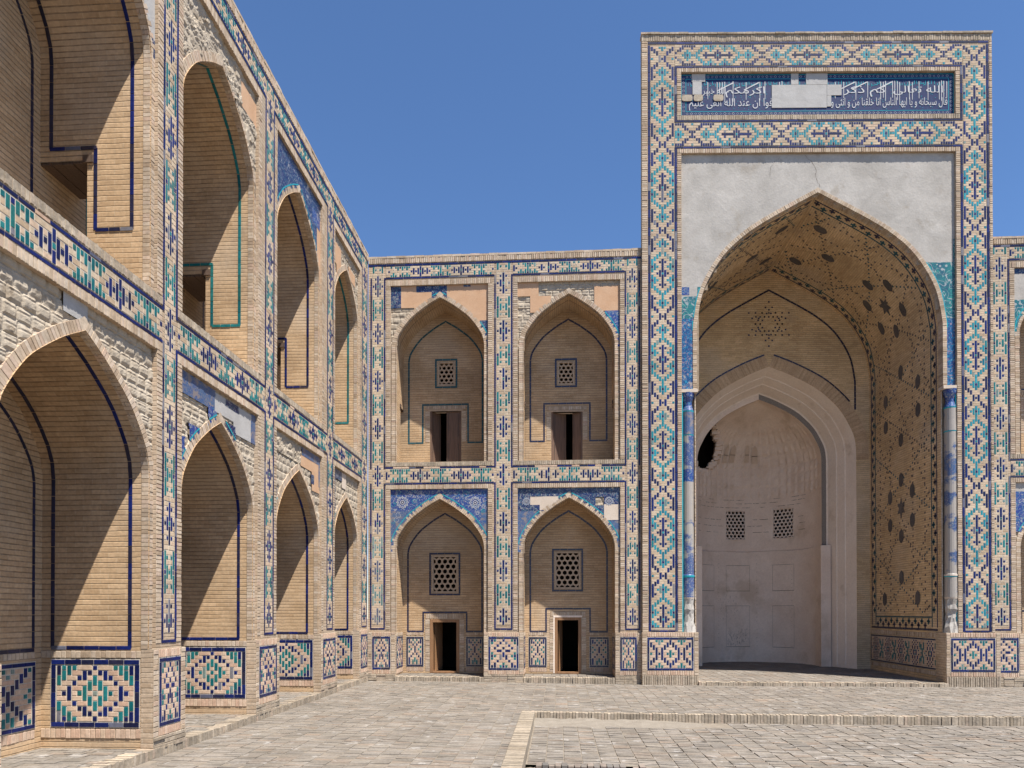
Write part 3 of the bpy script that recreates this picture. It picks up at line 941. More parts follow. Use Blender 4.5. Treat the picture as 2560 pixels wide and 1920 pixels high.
                    if (bi == len(bays)-1 and side > 0) or (bi == 0 and side < 0):
                        xe = hi if side > 0 else lo
                        nb.quad([(xe,y0,z0),(xe,y1,z0),(xe,y1,z1),(xe,y0,z1)], 'plaster_white')
            nobj = nb.build('niche', root)
            # ring
            arch_ring(A, .135, .045, A.z0 if lv == 'u' else Z['plt']+.005, nobj)
            # spandrel
            sp = b.get('sp_'+lv) or ('rubble', [])
            zt = Z['lr'] if lv == 'l' else Z['ur']
            smb, fin = spandrel(A, .135, b['rl'], b['rr'], zt, A.spring-.15, sp[0], sp[1], nobj, seed=bi*2+(lv == 'u')+int(abs(loc[0])*3), cs=b.get('cs', .03))
            for fl in (sp[2] if len(sp) > 2 else []):
                if fl[0] == 'rosette': petal_flower(smb, fl[1], .040, fl[2], fl[3], 12)
                elif fl[0] == 'vines':
                    rs = random.Random(5)
                    for _ in range(fl[1]):
                        x = rs.uniform(b['rl']+.08, b['rr']-.08); z = rs.uniform(A.spring, zt-.06)
                        if z < A.height(x, .24): continue
                        if any(math.hypot(x-g[1], z-g[2]) < g[3]+.05 for g in sp[2] if g[0] == 'rosette'): continue
                        if rs.random() < .45: petal_flower(smb, x, .042, z, rs.uniform(.03,.05), 6, False)
                        else: vine(smb, x, .0425, z, rs.uniform(.05,.10), rs.uniform(0,6), rs.uniform(6,11), .004, rs.choice(('turquoise_line','white_glaze')))
            fin()
            # glazed outline on reveals and vault
            oc = b.get('oc_'+lv, 'tile_blue')
            OL = {1: MB(), -1: MB(), 0: MB()}
            ol = OL[0]
            zfoot = 1.425 if lv == 'l' else 7.16
            if b.get('reveal_lines', False):
                for side in (1,-1):
                    ol = OL[side]
                    for yc in (.30, D-.16):
                        s0 = (zfoot if (lv == 'l' or yc < 1) else 8.30)-A.z0
                        intrados_line(ol, A, side, D, yc, .052, s0, A.len-.01, oc if yc < 1 else 'tile_dark')
                    fmr = intrados_map(A, side, D)
                    def hl(ya, yb, z, m=oc):
                        ua, ub = (D-yb, D-ya) if side > 0 else (ya, yb)
                        strip_tiles(ol, fmr, ua, ub, z-.026-A.z0, z+.026-A.z0, m, .21, .005)
                    if lv == 'l': hl(.28, D-.14, zfoot)
                    else:
                        hl(.28, D-.80, zfoot); hl(D-.82, D-.14, 8.30)
                        intrados_line(ol, A, side, D, D-.80, .052, zfoot-A.z0, 8.30-A.z0, oc)
            else:
                for side in (1,-1):   # only a thin dark joint round the vault
                    ol = OL[side]
                    intrados_line(ol, A, side, D, D*.42, .012, A.spring-A.z0-.6, A.len-.01, 'crack', .3, .003)
                    intrados_line(ol, A, side, D, .155, .012, A.spring-A.z0-.6, A.len-.01, 'crack', .3, .003)
            # outline on the back wall
            ol = OL[0]
            ins = .13; wd = .052
            IA = Arch(A.c, A.hw-ins, A.apex-b.get('drop_'+lv, .28), zfoot)
            arch_line(ol, IA, 0, wd, fb, 0, oc if oc != 'tile_blue' else 'tile_dark')
            dcol = oc if oc != 'tile_blue' else 'tile_dark'
            if 'dout' in bk:
                x0, x1, zt2 = bk['dout']
                strip_tiles(ol, fb, IA.c-IA.hw, x0, zfoot-.05, zfoot, dcol); strip_tiles(ol, fb, x1, IA.c+IA.hw, zfoot-.05, zfoot, dcol)
                strip_tiles(ol, fb, x0-.05, x0, zfoot, zt2, dcol); strip_tiles(ol, fb, x1, x1+.05, zfoot, zt2, dcol)
                strip_tiles(ol, fb, x0-.05, x1+.05, zt2, zt2+.05, dcol)
            else:
                strip_tiles(ol, fb, IA.c-IA.hw, IA.c+IA.hw, zfoot-.05, zfoot, dcol)
            for q_, n_ in ((1,'reveal_outline'),(-1,'reveal_outline'),(0,'tile_outline')):
                if OL[q_].F: OL[q_].build(n_, nobj)
            # reveal panels and soldier bands of the lower niches
            if lv == 'l':
                for side in (1,-1):
                    wb = MB()
                    fmr = intrados_map(A, side, D)
                    h = lambda z: z-A.z0
                    ua, ub = (.0, D-.14) if side > 0 else (.14, D)
                    soldiers(wb, fmr, ua, ub, h(1.285), h(1.385), 'u', .07, 'brick_unit', .010)
                    soldiers(wb, fmr, ua, ub, h(max(.19, zf+.04)), h(.322), 'u', .07, 'brick_pink', .008)
                    wb.build('plinth_course', nobj)
                    if D > 1.3:
                        plinth_panel(fmr, (.15 if side > 0 else .16), (D-.16 if side > 0 else D-.15), h(.345), h(1.262), P_BIG, nobj, fr=.062)
                    else:
                        plinth_panel(fmr, (.05 if side > 0 else .16), (D-.16 if side > 0 else D-.05), h(.345), h(1.262), P_PIER, nobj)
                wb = MB()
                x0, x1 = A.c-A.hw, A.c+A.hw
                if 'dout' in bk:
                    d0, d1 = bk['dout'][0], bk['dout'][1]
                    for a, c in ((x0+.11, d0-.01),(d1+.01, x1-.11)):
                        soldiers(wb, fb, a, c, 1.285, 1.375, 'u', .055, 'brick_unit', .006)
                        soldiers(wb, fb, a, c, .20, .322, 'u', .055, 'brick_pink', .006)
                        plinth_panel(fb, a, c, .345, 1.235, P_SMALL, nobj, frm='tile_dark')
                else:
                    soldiers(wb, fb, x0+.02, x1-.12, 1.285, 1.375, 'u', .07, 'brick_unit', .006)
                    soldiers(wb, fb, x0+.02, x1-.12, .20, .322, 'u', .07, 'brick_pink', .006)
                    k = 3
                    for q in range(k):
                        a = x0+.12+(x1-x0-.24)*q/k; c = x0+.12+(x1-x0-.24)*(q+1)/k-(.14 if q < k-1 else 0)
                        plinth_panel(fb, a, c, .345, 1.235, P_CROSS, nobj)
                wb.build('plinth_course', nobj)
            # door surround, leaves, lattice
            if 'door' in bk:
                x0, x1, z0, z1 = bk['door']
                db = MB()
                if lv == 'l':
                    fw = .085
                    db.box(x0-.0, x0+fw, D-.012, D+.12, z0, z1-.0, 'wood_frame'); db.box(x1-fw, x1, D-.012, D+.12, z0, z1, 'wood_frame')
                    db.box(x0+fw, x1-fw, D-.010, D+.12, z1-fw, z1, 'wood_frame'); db.box(x0+fw, x1-fw, D-.03, D+.12, z0, z0+.05, 'wood_frame')
                    o = db.build('door_frame', nobj)
                    lf = MB()
                    # leaf swung inwards
                    ang = R(68)
                    hx = x0+fw
                    L = x1-x0-2*fw
                    ex, ey = hx+L*math.cos(ang)*.5, D+.12+L*math.sin(ang)
                    t = .035
                    lf.quad([(hx,D+.10,z0+.05),(ex,ey,z0+.05),(ex,ey,z1-fw),(hx,D+.10,z1-fw)], 'wood_frame')
                    lf.quad([(hx+t,D+.10,z0+.05),(ex+t,ey,z0+.05),(ex+t,ey,z1-fw),(hx+t,D+.10,z1-fw)], 'wood_frame')
                    lf.quad([(ex,ey,z0+.05),(ex+t,ey,z0+.05),(ex+t,ey,z1-fw),(ex,ey,z1-fw)], 'wood_frame')
                    lf.build('door', nobj)
                else:
                    db.box(x0, x0+.05, D+.0, D+.14, z0, z1, 'wood_dark'); db.box(x1-.05, x1, D+.0, D+.14, z0, z1, 'wood_dark')
                    db.box(x0-.05, x1+.05, D-.015, D+.14, z1, z1+.05, 'lattice')
                    db.build('door_frame', nobj)
                    g0, g1 = bk['gap']
                    for a, c, sw in ((x0+.05, g0, bk.get('swl',.25)), (g1, x1-.05, bk.get('swr',0.))):
                        lf = MB()
                        L = c-a
                        if a < (g0+g1)/2: p, q = (a, D+.05), (c, D+.05+sw)
                        else: p, q = (a, D+.05+sw), (c, D+.05)
                        for y in (0,.04):
                            lf.quad([(p[0],p[1]+y,z0),(q[0],q[1]+y,z0),(q[0],q[1]+y,z1),(p[0],p[1]+y,z1)], 'wood_dark')
                        for xx in (p,q): lf.quad([(xx[0],xx[1],z0),(xx[0],xx[1]+.04,z0),(xx[0],xx[1]+.04,z1),(xx[0],xx[1],z1)], 'wood_dark')
                        for k2 in range(2):
                            za, zc = z0+.12+k2*(z1-z0)/2, z0+(k2+1)*(z1-z0)/2-.08
                            for u in (0,1):
                                e0 = .12+u*.76-.02; e1 = e0+.06
                                P = lambda e: (p[0]+(q[0]-p[0])*e, p[1]+(q[1]-p[1])*e-.012)
                                lf.quad([(*P(e0),za),(*P(e1),za),(*P(e1),zc),(*P(e0),zc)], 'wood_lintel')
                        lf.build('door', nobj)
                x0, x1 = x0-.0, x1+.0
                sb = MB()
                soldiers(sb, fb, x0-.13, x1+.13, z1+(.06 if lv == 'u' else .02), z1+.17, 'u', .055, 'brick_unit', .008)
                soldiers(sb, fb, x0-.15, x0-.008, (zfoot if lv == 'u' else .2), z1+.0, 'v', .07, 'brick_unit', .006)
                soldiers(sb, fb, x1+.008, x1+.15, (zfoot if lv == 'u' else .2), z1+.0, 'v', .07, 'brick_unit', .006)
                if bk.get('limed'):
                    sb.box(x0-.04, x0+.0, D-.012, D+.02, z0+.01, z1+.05, 'plaster_white'); sb.box(x0-.04, x1+.03, D-.014, D+.02, z1+.0, z1+.055, 'plaster_white')
                sb.build('door_surround', nobj)
            if 'lat' in bk:
                x0, x1, z0, z1 = bk['lat']
                lattice(x0, x1, z0, z1, D, nobj, bk['lc'], outline=dcol, frame=bk.get('lf', .05))
    return root

def bay(c, hw, rl, rr, al, au, dl, du, zf, **k):
    d = dict(rl=rl, rr=rr, dl=dl, du=du, AL=Arch(c, hw, al, zf), AU=Arch(c, hw, au, Z['sill']))
    d.update(k)
    return d

YB = 20.36; XL = -5.52
# ------------------------------------------------------------------ far wing, left of the portal
back_bays = [
    bay(-3.41, 1.285, -4.85, -2.01, 5.26, 11.11, 1.0, 1.1, .13, pw=.45,
        sp_l=('floral_blue', [('floral_worn',-4.9,-3.9,3.6,4.90),('floral_worn',-2.23,-1.9,4.62,4.91),('floral_worn',-2.4,-1.9,3.6,4.58)],
              [('rosette',-4.50,5.17,.19),('rosette',-2.38,5.14,.19),('vines',230)]),
        sp_u=('plaster_peach', [('floral_dark',-4.9,-4.56,10.84,11.5),('rubble',-4.9,-4.15,9.5,10.83),('floral_dark',-4.10,-3.20,11.28,11.5),('floral_dark',-3.65,-3.20,11.1,11.3),('floral_dark',-2.73,-2.52,11.40,11.5),('floral_dark',-2.24,-1.9,9.5,10.40)]),
        oc_u='tile_teal_dark',
        back_l=dict(door=(-3.861,-2.973,.15,1.763), lat=(-3.81,-3.02,2.57,3.70), lc=4, dout=(-4.05,-2.774,1.95)),
        back_u=dict(door=(-3.884,-2.928,6.33,8.098), gap=(-3.616,-3.385), lat=(-3.655,-3.127,8.880,9.613), lc=3, dout=(-4.085,-2.746,8.274), swl=.3),
        drop_l=.27, drop_u=.25),
    bay(.315, 1.30, -1.153, 1.761, 5.265, 11.11, 1.0, 1.1, .13, pw=.45,
        sp_l=('floral_dark', [('plaster_pale',-.786,-.30,5.055,5.285),('plaster_pale',-.52,0.,4.9,5.285),('plaster_pale',-.30,-.02,5.1,5.285),('floral_worn',-1.2,-.6,3.6,4.885),('plaster_pale',1.31,1.73,4.6,5.044),('rubble',1.06,1.30,5.04,5.26),('floral_worn',1.4,1.8,3.6,4.58)],
              [('rosette',-.90,5.16,.12),('rosette',1.45,5.15,.13)]),
        sp_u=('rubble', [('plaster_peach',-1.2,-.56,11.07,11.5),('plaster_peach',-.79,-.2,10.6,11.08),('plaster_peach',1.045,1.8,10.6,11.31),('floral_blue',1.35,1.8,9.5,10.605)]),
        back_l=dict(door=(-.10,.69,.15,1.83), lat=(-.10,.67,2.68,3.80), lc=4, dout=(-.331,.93,2.062), limed=True),
        back_u=dict(door=(-0.198,0.738,6.33,8.010), gap=(0.249,0.444), lat=(-0.010,0.498,8.831,9.544), lc=3, dout=(-0.391,0.934,8.240), swl=.25, swr=.1),
        drop_l=.23, drop_u=.28),
]
wing('courtyard_arcade', 'two storey arcade facing the camera, with doorways and pierced screens, left of the portal', 'arcade wing',
     (0, YB, 0), 0, -5.50, 2.36, back_bays, [(-5.44,-5.0),(-1.823,-1.298),(1.896,2.329)], gf=-.05, zf=.13, lost=.35, worn=-5.44)

# ------------------------------------------------------------------ left wing, running away from the camera
OFF = .08
def lz(p): return [(q[0], q[1], q[2], q[3]-OFF, q[4]-OFF) for q in p]
left_bays = [
    bay(4.45, 1.25, 3.08, 5.82, 5.25, 11.06, 1.56, 1.62, .05, reveal_lines=True),
    bay(8.03, 1.325, 6.57, 9.465, 5.23, 10.98, 1.56, 1.62, .05, reveal_lines=True, cs=.02,
        sp_l=('rubble', lz([('plaster_patch',7.68,8.08,5.40,5.70)])),
        sp_u=('plaster_patch', lz([('floral_dark',9.1,9.6,9.3,9.9)]))),
    bay(11.42, 1.235, 10.12, 12.78, 5.04, 10.97, 1.56, 1.62, .05, reveal_lines=True, cs=.024,
        oc_u='tile_turquoise',
        sp_l=('rubble', lz([('floral_worn',10.0,11.25,5.26,5.60),('floral_blue',11.02,11.3,4.95,5.3),('plaster_patch',11.23,12.62,5.25,5.58),('plaster_patch',11.9,12.60,5.06,5.4),('floral_worn',12.60,12.9,5.06,5.6),('floral_dark',11.6,12.1,5.46,5.58),('floral_dark',11.35,11.98,4.8,5.2),('floral_blue',10.0,10.30,3.5,4.62),('floral_blue',10.42,10.75,4.6,4.86)])),
        sp_u=('broken', lz([('plaster_peach',12.15,12.9,10.93,11.37),('floral_blue',10.0,10.2,9.6,10.0)]))),
    bay(14.98, 1.24, 13.655, 16.34, 4.96, 10.96, 1.56, 1.62, .05, reveal_lines=True,
        sp_l=('rubble', lz([('broken',13.6,15.16,5.2,5.6),('floral_worn',15.16,16.4,5.40,5.58),('plaster_peach',15.1,16.16,5.18,5.42),('plaster_peach',15.8,16.3,4.76,5.42),('floral_dark',15.75,15.95,4.9,5.1),('floral_worn',16.25,16.4,4.9,5.6),('floral_dark',13.6,13.80,3.5,4.5)])),
        sp_u=('floral_dark', lz([('plaster_peach',16.1,16.4,9.0,11.17),('floral_blue',15.8,16.3,10.9,11.2)]))),
    bay(18.42, 1.0, 17.30, 19.54, 4.91, 10.93, 1.56, 1.62, .05, reveal_lines=True,
        oc_u='tile_turquoise',
        sp_l=('rubble', lz([('floral_dark',17.2,18.06,5.36,5.6),('floral_dark',17.2,17.50,4.3,5.5),('plaster_pale',18.06,18.4,5.2,5.6)])),
        sp_u=('rubble', lz([('plaster_peach',17.2,17.96,10.5,11.3),('plaster_peach',18.6,19.2,10.9,11.2),('rubble',17.28,17.56,10.1,10.75)]))),
]
wing('side_arcade', 'long arcade receding along the left side, deep arches over blue tile panels, crumbling spandrels', 'arcade wing',
     (XL, 0, OFF), R(90), 2.4, 20.36, left_bays, [(6.05,6.48),(9.60,9.99),(13.08,13.52),(16.71,17.17),(19.74,20.28)], gf=.02, zf=.05, lost=.06)

# ------------------------------------------------------------------ wing right of the portal
right_bays = [
    bay(13.98, 1.285, 12.52, 15.42, 5.26, 11.11, 1.0, 1.1, .13, pw=.45,
        sp_l=('rubble', [('floral_blue',12.5,12.9,4.2,5.3),('plaster_grey',12.5,13.4,5.3,5.6)]),
        sp_u=('plaster_grey', [('floral_dark',12.5,13.3,11.3,11.5),('floral_green',12.5,12.85,9.5,10.6)]),
        back_l=dict(door=(13.5,14.4,.15,1.8), lat=(13.6,14.36,2.6,3.7), lc=4, dout=(13.3,14.6,2.0)),
        back_u=dict(door=(13.45,14.45,6.33,8.2), gap=(13.8,14.05), lat=(13.65,14.2,9.0,9.75), lc=3, dout=(13.2,14.65,8.4)),
        drop_l=.25, drop_u=.12),
]
wing('corner_arcade', 'narrow slice of two storey arcade beyond the portal, cut by the right edge', 'arcade wing',
     (0, YB, 0), 0, 11.62, 16.1, right_bays, [(11.88,12.38),(15.58,16.06)], gf=-.1, zf=.1, lost=.1)

# ------------------------------------------------------------------ the portal
YF = 20.24
portal = thing('portal', 'tall portal with deep pointed vault, mosaic borders and white script on a blue panel', 'portal', (0, YF, 0))
def pwarp(x, y, z):
    """the old portal sags a little towards its right-hand end"""
    if z > 7:
        z -= (z-7)/11.4*.46*max(0, min(1.02, (x-2.4)/9.45))
    return (x, y, z)
PC, PHW, PAP = 7.245, 3.345, 13.85
PX0, PX1 = 2.37, 11.89
PT = 18.36
LI0, LI1 = 2.545, 2.61      # blue lines, left
LI2, LI3 = 3.285, 3.35
RL, RR = 3.476, 10.92       # recessed field
RI0, RI1 = 11.045, 11.11
RI2, RI3 = 11.735, 11.80
f0 = front_map(0.)
PA = Arch(PC, PHW, PAP, .10, U_PORTAL)
PD = 4.72
mb = MB()
for a, b, c, d in ((PX0,RL,1.4,PT),(RR,PX1,1.4,PT),(RL,RR,17.26,PT),(RL,RR,14.95,16.03)):
    k = 8
    for i in range(k):
        x0, x1 = a+(b-a)*i/k, a+(b-a)*(i+1)/k
        mb.quad([(x0,0,c),(x1,0,c),(x1,0,d),(x0,0,d)], 'brick_face')
TH = .24
mb.quad([(PX0,TH,0),(PX0,0,0),(PX0,0,PT),(PX0,TH,PT)], 'brick_face')
mb.quad([(PX1,0,0),(PX1,TH,0),(PX1,TH,PT),(PX1,0,PT)], 'brick_face')
mb.quad([(PX0,0,PT),(PX1,0,PT),(PX1,TH,PT),(PX0,TH,PT)], 'brick_soldier')
mb.quad([(PX1,TH,14.6),(PX0,TH,14.6),(PX0,TH,PT),(PX1,TH,PT)], 'brick_face')
mb.quad([(PX1,TH,12),(PX1-.9,TH,12),(PX1-.9,TH,14.6),(PX1,TH,14.6)], 'brick_face'); mb.quad([(PX0+.9,TH,12),(PX0,TH,12),(PX0,TH,14.6),(PX0+.9,TH,14.6)], 'brick_face')
for c, d in ((1.42,14.95),(16.03,17.26)):
    mb.quad([(RL,0,c),(RL,.16,c),(RL,.16,d),(RL,0,d)], 'brick_face'); mb.quad([(RR,.16,c),(RR,0,c),(RR,0,d),(RR,.16,d)], 'brick_face')
    mb.quad([(RL,0,d),(RL,.16,d),(RR,.16,d),(RR,0,d)], 'brick_face')
mb.quad([(RL,0,16.03),(RR,0,16.03),(RR,.16,16.03),(RL,.16,16.03)], 'brick_soldier')
# mass of the vault behind the screen
for X in (3.0, 11.3):
    mb.quad([(X,TH,0),(X,6,0),(X,6,14.3),(X,TH,14.3)], 'brick_face')
mb.quad([(3.0,TH,14.3),(11.3,TH,14.3),(11.3,9,14.3),(3.0,9,14.3)], 'joint_sand')
mb.quad([(3.0,9.4,-.1),(11.3,9.4,-.1),(11.3,9.4,14.3),(3.0,9.4,14.3)], 'brick_face')
for X in (3.0, 11.3): mb.quad([(X,6,0),(X,9.4,0),(X,9.4,14.3),(X,6,14.3)], 'brick_face')
mb.build('wall', portal, pwarp)

mb = MB()
for a, b, c, d, al in ((PX0,LI0-.015,1.43,18.14,'v'),(RI3+.01,PX1,1.43,18.14,'v'),(PX0,PX1,18.14,PT-.03,'u')):
    soldiers(mb, f0, a, b, c, d, al, .062, 'brick_soldier' if al == 'u' else 'brick_unit', .010, .008, wj=.006)
n = 36
for i in range(n):
    a = PX0-.02+(PX1-PX0+.04)*i/n; b = PX0-.02+(PX1-PX0+.04)*(i+1)/n
    mb.box(a+.002, b-.002, -.03-random.uniform(0,.01), TH, PT-.028, PT+random.uniform(.01,.03), 'brick_soldier')
for a, b, c, d, al in ((LI3+.006,RL,1.43,14.95,'v'),(RR,RI0-.006,1.43,14.95,'v'),(LI3+.006,RI0-.006,14.95,15.075,'u'),
                       (LI3+.006,RL,16.03,17.26,'v'),(RR,RI0-.006,16.03,17.26,'v'),(LI3+.006,RI0-.006,17.26,17.375,'u'),(LI3+.006,RI0-.006,15.89,16.03,'u')):
    soldiers(mb, f0, a, b, c, d, al, .060, 'brick_unit' if al == 'v' or c > 16.1 or c < 15.5 else 'brick_soldier', .010, .008, wj=.005)
mb.build('brick_frame', portal, pwarp)

def vert_rows(z_top, z_bot, zc, pitch):
    n = int((z_top-z_bot)/pitch)
    k = round((zc-z_top)/-pitch)
    return [PG[(i-k) % 38] for i in range(n)]
for a, b, c, d in ((LI0,LI1,LI2,LI3),(RI0,RI1,RI2,RI3)):
    mb = MB()
    rows = vert_rows(17.99, 1.50, 14.02, .0642)
    ia, ib = b+.012, c-.012
    mosaic(mb, f0, rows, ia, 17.99, (ib-ia)/9, .0642, .16, .14, 'brick_cell', turq='tile_cyan')
    strip_tiles(mb, f0, a, b, 1.44, 18.03, 'tile_blue', .26, .007) if a < 5 else strip_tiles(mb, f0, a, b, 1.44, 15.09, 'tile_blue', .26, .007)
    if a < 5: strip_tiles(mb, f0, c, d, 1.44, 15.09, 'tile_blue', .26, .007); strip_tiles(mb, f0, c, d, 15.83, 17.42, 'tile_blue', .26, .007)
    else: strip_tiles(mb, f0, c, d, 1.44, 18.03, 'tile_blue', .26, .007); strip_tiles(mb, f0, a, b, 15.83, 17.42, 'tile_blue', .26, .007)
    strip_tiles(mb, f0, b, c, 1.43, 1.48, 'tile_blue', .24, .007)
    mb.build('side_mosaic', portal, pwarp)
def hor_rows(n, c0):
    T = [''.join(PG[(j-c0) % 38][r] for j in range(n)) for r in range(9)]
    out = []
    for r, row in enumerate(T):
        s = ''
        for j, ch in enumerate(row):
            if r == 4 and ch == 'B': s += 'h'
            elif ch in 'TB' and ((row[j-1:j] != ch) and (row[j+1:j+2] != ch)): s += ch
            elif ch in 'TB': s += ch
            else: s += ch
        out.append(s)
    return out
for z0, z1, c0, nm in ((17.43, 18.05, 18, 'top'), (15.14, 15.83, 26, 'low')):
    mb = MB()
    a, b = LI2+.01, RI1-.01
    n = int((b-a)/.0640)
    mosaic(mb, f0, hor_rows(n, c0), a, z1-.02, (b-a)/n, (z1-z0-.035)/9, .15, .14, 'brick_cell', turq='tile_cyan')
    if nm == 'top':
        strip_tiles(mb, f0, LI0, RI3, 18.06, 18.12, 'tile_blue', .26, .007)
        strip_tiles(mb, f0, LI2, RI1, 17.38, 17.425, 'tile_blue', .26, .008)
    else:
        strip_tiles(mb, f0, LI2, RI1, 15.835, 15.885, 'tile_blue', .26, .008)
        strip_tiles(mb, f0, LI2, RI1, 15.085, 15.135, 'tile_blue', .26, .008)
    mb.build('cross_mosaic', portal, pwarp)

# ---- inscription
IY = .07
mb = MB()
fi = front_map(IY)
k = 24
for i in range(k):
    a = RL+(RR-RL)*i/k; b = RL+(RR-RL)*(i+1)/k
    mb.quad([(a,IY,16.03),(b,IY,16.03),(b,IY,17.26),(a,IY,17.26)], 'script_ground')
def rect_strip(mb, u0, u1, v0, v1, t, m, w):
    mb.flat(fi, u0, u1, v0, v0+t, w, m); mb.flat(fi, u0, u1, v1-t, v1, w, m)
    mb.flat(fi, u0, u0+t, v0+t, v1-t, w, m); mb.flat(fi, u1-t, u1, v0+t, v1-t, w, m)
rect_strip(mb, RL+.01, RR-.01, 16.06, 17.235, .014, 'turquoise_line', .003)
rect_strip(mb, RL+.135, RR-.135, 16.175, 17.115, .014, 'turquoise_line', .003)
n = 62
for i in range(n):
    for z in (16.12, 17.17):
        x = RL+.12+(RR-RL-.24)*(i+.5)/n
        petal_flower(mb, x, IY-.004, z, .030+.008*(i % 2), 4, False)
for i in range(9):
    for x in (RL+.075, RR-.075):
        petal_flower(mb, x, IY-.004, 16.2+.115*i, .033, 4, False)
# small turquoise lettering-like band behind the tall strokes
rs = random.Random(11)
x = RL+.2
while x < RR-.25:
    wd = rs.uniform(.03,.09); z = 16.93+rs.uniform(-.03,.03)
    if rs.random() < .6: mb.flat(fi, x, x+wd, z, z+.016, .004, 'turquoise_line')
    mb.flat(fi, x, x+.013, z-.02, z+rs.uniform(.03,.10), .004, 'turquoise_line')
    x += rs.uniform(.05,.09)
for _ in range(240):
    x = rs.uniform(RL+.2, RR-.2); z = rs.uniform(16.22, 16.88)
    mb.flat(fi, x, x+.016, z, z+.016, .004, 'turquoise_line')
insc = mb.build('inscription_panel', portal, pwarp)
AR = {'ا':(0xFE8D,2),'ب':(0xFE8F,4),'ت':(0xFE95,4),'ث':(0xFE99,4),'ج':(0xFE9D,4),'ح':(0xFEA1,4),'خ':(0xFEA5,4),'د':(0xFEA9,2),'ذ':(0xFEAB,2),'ر':(0xFEAD,2),'ز':(0xFEAF,2),
      'س':(0xFEB1,4),'ش':(0xFEB5,4),'ص':(0xFEB9,4),'ع':(0xFEC9,4),'غ':(0xFECD,4),'ف':(0xFED1,4),'ق':(0xFED5,4),'ك':(0xFED9,4),'ل':(0xFEDD,4),'م':(0xFEE1,4),'ن':(0xFEE5,4),'ه':(0xFEE9,4),'و':(0xFEED,2),'ى':(0xFEEF,2),'ي':(0xFEF1,4)}
def shape(t):
    out = []
    for i, ch in enumerate(t):
        if ch not in AR: out.append(ch); continue
        base, n = AR[ch]
        prev = i > 0 and t[i-1] in AR and AR[t[i-1]][1] == 4
        nxt = i+1 < len(t) and t[i+1] in AR and n == 4
        k = (3 if nxt else 1) if prev else (2 if nxt else 0)
        out.append(chr(base+k))
    return ''.join(reversed(out))
def letters(words, x0, x1, z, size, name, xs=1., bold=.0):
    cu = bpy.data.curves.new(name, 'FONT')
    cu.body = shape(words); cu.size = 1.; cu.offset = bold
    o = bpy.data.objects.new(name, cu); COL.objects.link(o)
    me = bpy.data.meshes.new_from_object(o.evaluated_get(bpy.context.evaluated_depsgraph_get()))
    bpy.data.objects.remove(o)
    xx = [v.co.x for v in me.vertices]; lo, hi = min(xx), max(xx)
    for v in me.vertices:
        X = x0+(v.co.x-lo)/(hi-lo)*(x1-x0); Zz = z+v.co.y*size
        v.co = pwarp(X, IY-.008, Zz)
    me.materials.clear(); me.materials.append(MATS['white_glaze'])
    m = bpy.data.objects.new(name, me); COL.objects.link(m); m.parent = insc
    return m
letters('قال سبحانه و يا ايها الناس انا خلقنا من و انثى و', 7.62, 10.74, 16.33, .31, 'lettering', bold=.0)
letters('الله تعالى', 9.30, 10.62, 16.69, .28, 'lettering', bold=.0)
letters('كم ذكر', 7.95, 9.10, 16.69, .29, 'lettering', bold=.0)
letters('فوا ان عند الله اتقى عليم', 3.70, 6.02, 16.33, .31, 'lettering', bold=.0)
letters('اكرمكم', 4.72, 5.80, 16.69, .28, 'lettering', bold=.0)
letters('الله خبير', 4.08, 4.72, 16.69, .25, 'lettering', bold=.0)
mb = MB()
for x in (4.48,4.55,4.62,4.69,4.92,5.28,5.66,5.80,6.20,6.27,7.95,8.28,8.60,8.95,9.02,9.08,9.27,9.33,9.40,9.46,9.72,9.80,9.98,10.22,10.52,10.58,10.64,10.72,7.72,4.22):
    z0 = 16.50+rs.uniform(-.06,.06); z1 = 17.0+rs.uniform(-.02,.04)
    mb.quad([fi(x,z0,.007),fi(x+.014,z0,.007),fi(x+.018,z1,.007),fi(x-.002,z1+.010,.007)], 'white_glaze')
for x in (8.55,9.22,8.22,5.60,4.90):   # slanting strokes of the letter kaf
    mb.quad([fi(x-.38,16.80,.0075),fi(x-.36,16.78,.0075),fi(x+.05,16.99,.0075),fi(x+.03,17.015,.0075)], 'white_glaze')
mb.build('letter_strokes', insc, pwarp)
mb = MB()
# lost pieces, filled with grey plaster, and three bare stones
for a, b, c, d in ((3.80,4.06,16.66,17.03),(3.78,4.16,17.03,17.255),(5.99,7.50,16.27,16.93),(7.50,7.90,16.62,16.93),(7.50,7.62,16.30,16.62),(6.52,7.50,16.93,17.255)):
    if (a, b) == (6.52, 7.50):
        for e, g in ((6.52,6.73),(6.93,7.52)): mb.tile(fi, e, g, c, d, 0, .016, 'plaster_patch', bev=.004)
    else: mb.tile(fi, a, b, c, d, 0, .015+.001*(a > 7), 'plaster_patch', bev=.004)
    if (a, c) == (3.78, 17.03): mb.build('plaster_fill', insc, pwarp); mb = MB()
for a, b in ((3.50,3.80),(3.83,4.09),(4.38,4.66)):
    mb.build('plaster_fill' if a < 3.6 else 'bare_stone', insc, pwarp); mb = MB()
    cx, hx = (a+b)/2, (b-a)/2
    q = [(cx+hx*math.copysign(abs(math.cos(t))**.5, math.cos(t)), 16.565+.09*math.copysign(abs(math.sin(t))**.5, math.sin(t))) for t in [2*math.pi*i/16 for i in range(16)]]
    mb.quad([fi(x, z, .022) for x, z in q], 'rubble')
    for i in range(16):
        p1, p2 = q[i], q[(i+1) % 16]
        mb.quad([fi(*p1,.022), fi(*p2,.022), fi(*p2,0), fi(*p1,0)], 'rubble')
mb.flat(fi, 3.49, 4.12, 16.655, 16.672, .003, 'crack'); mb.flat(fi, 4.36, 4.68, 16.655, 16.668, .003, 'crack')
mb.build('bare_stone', insc, pwarp)

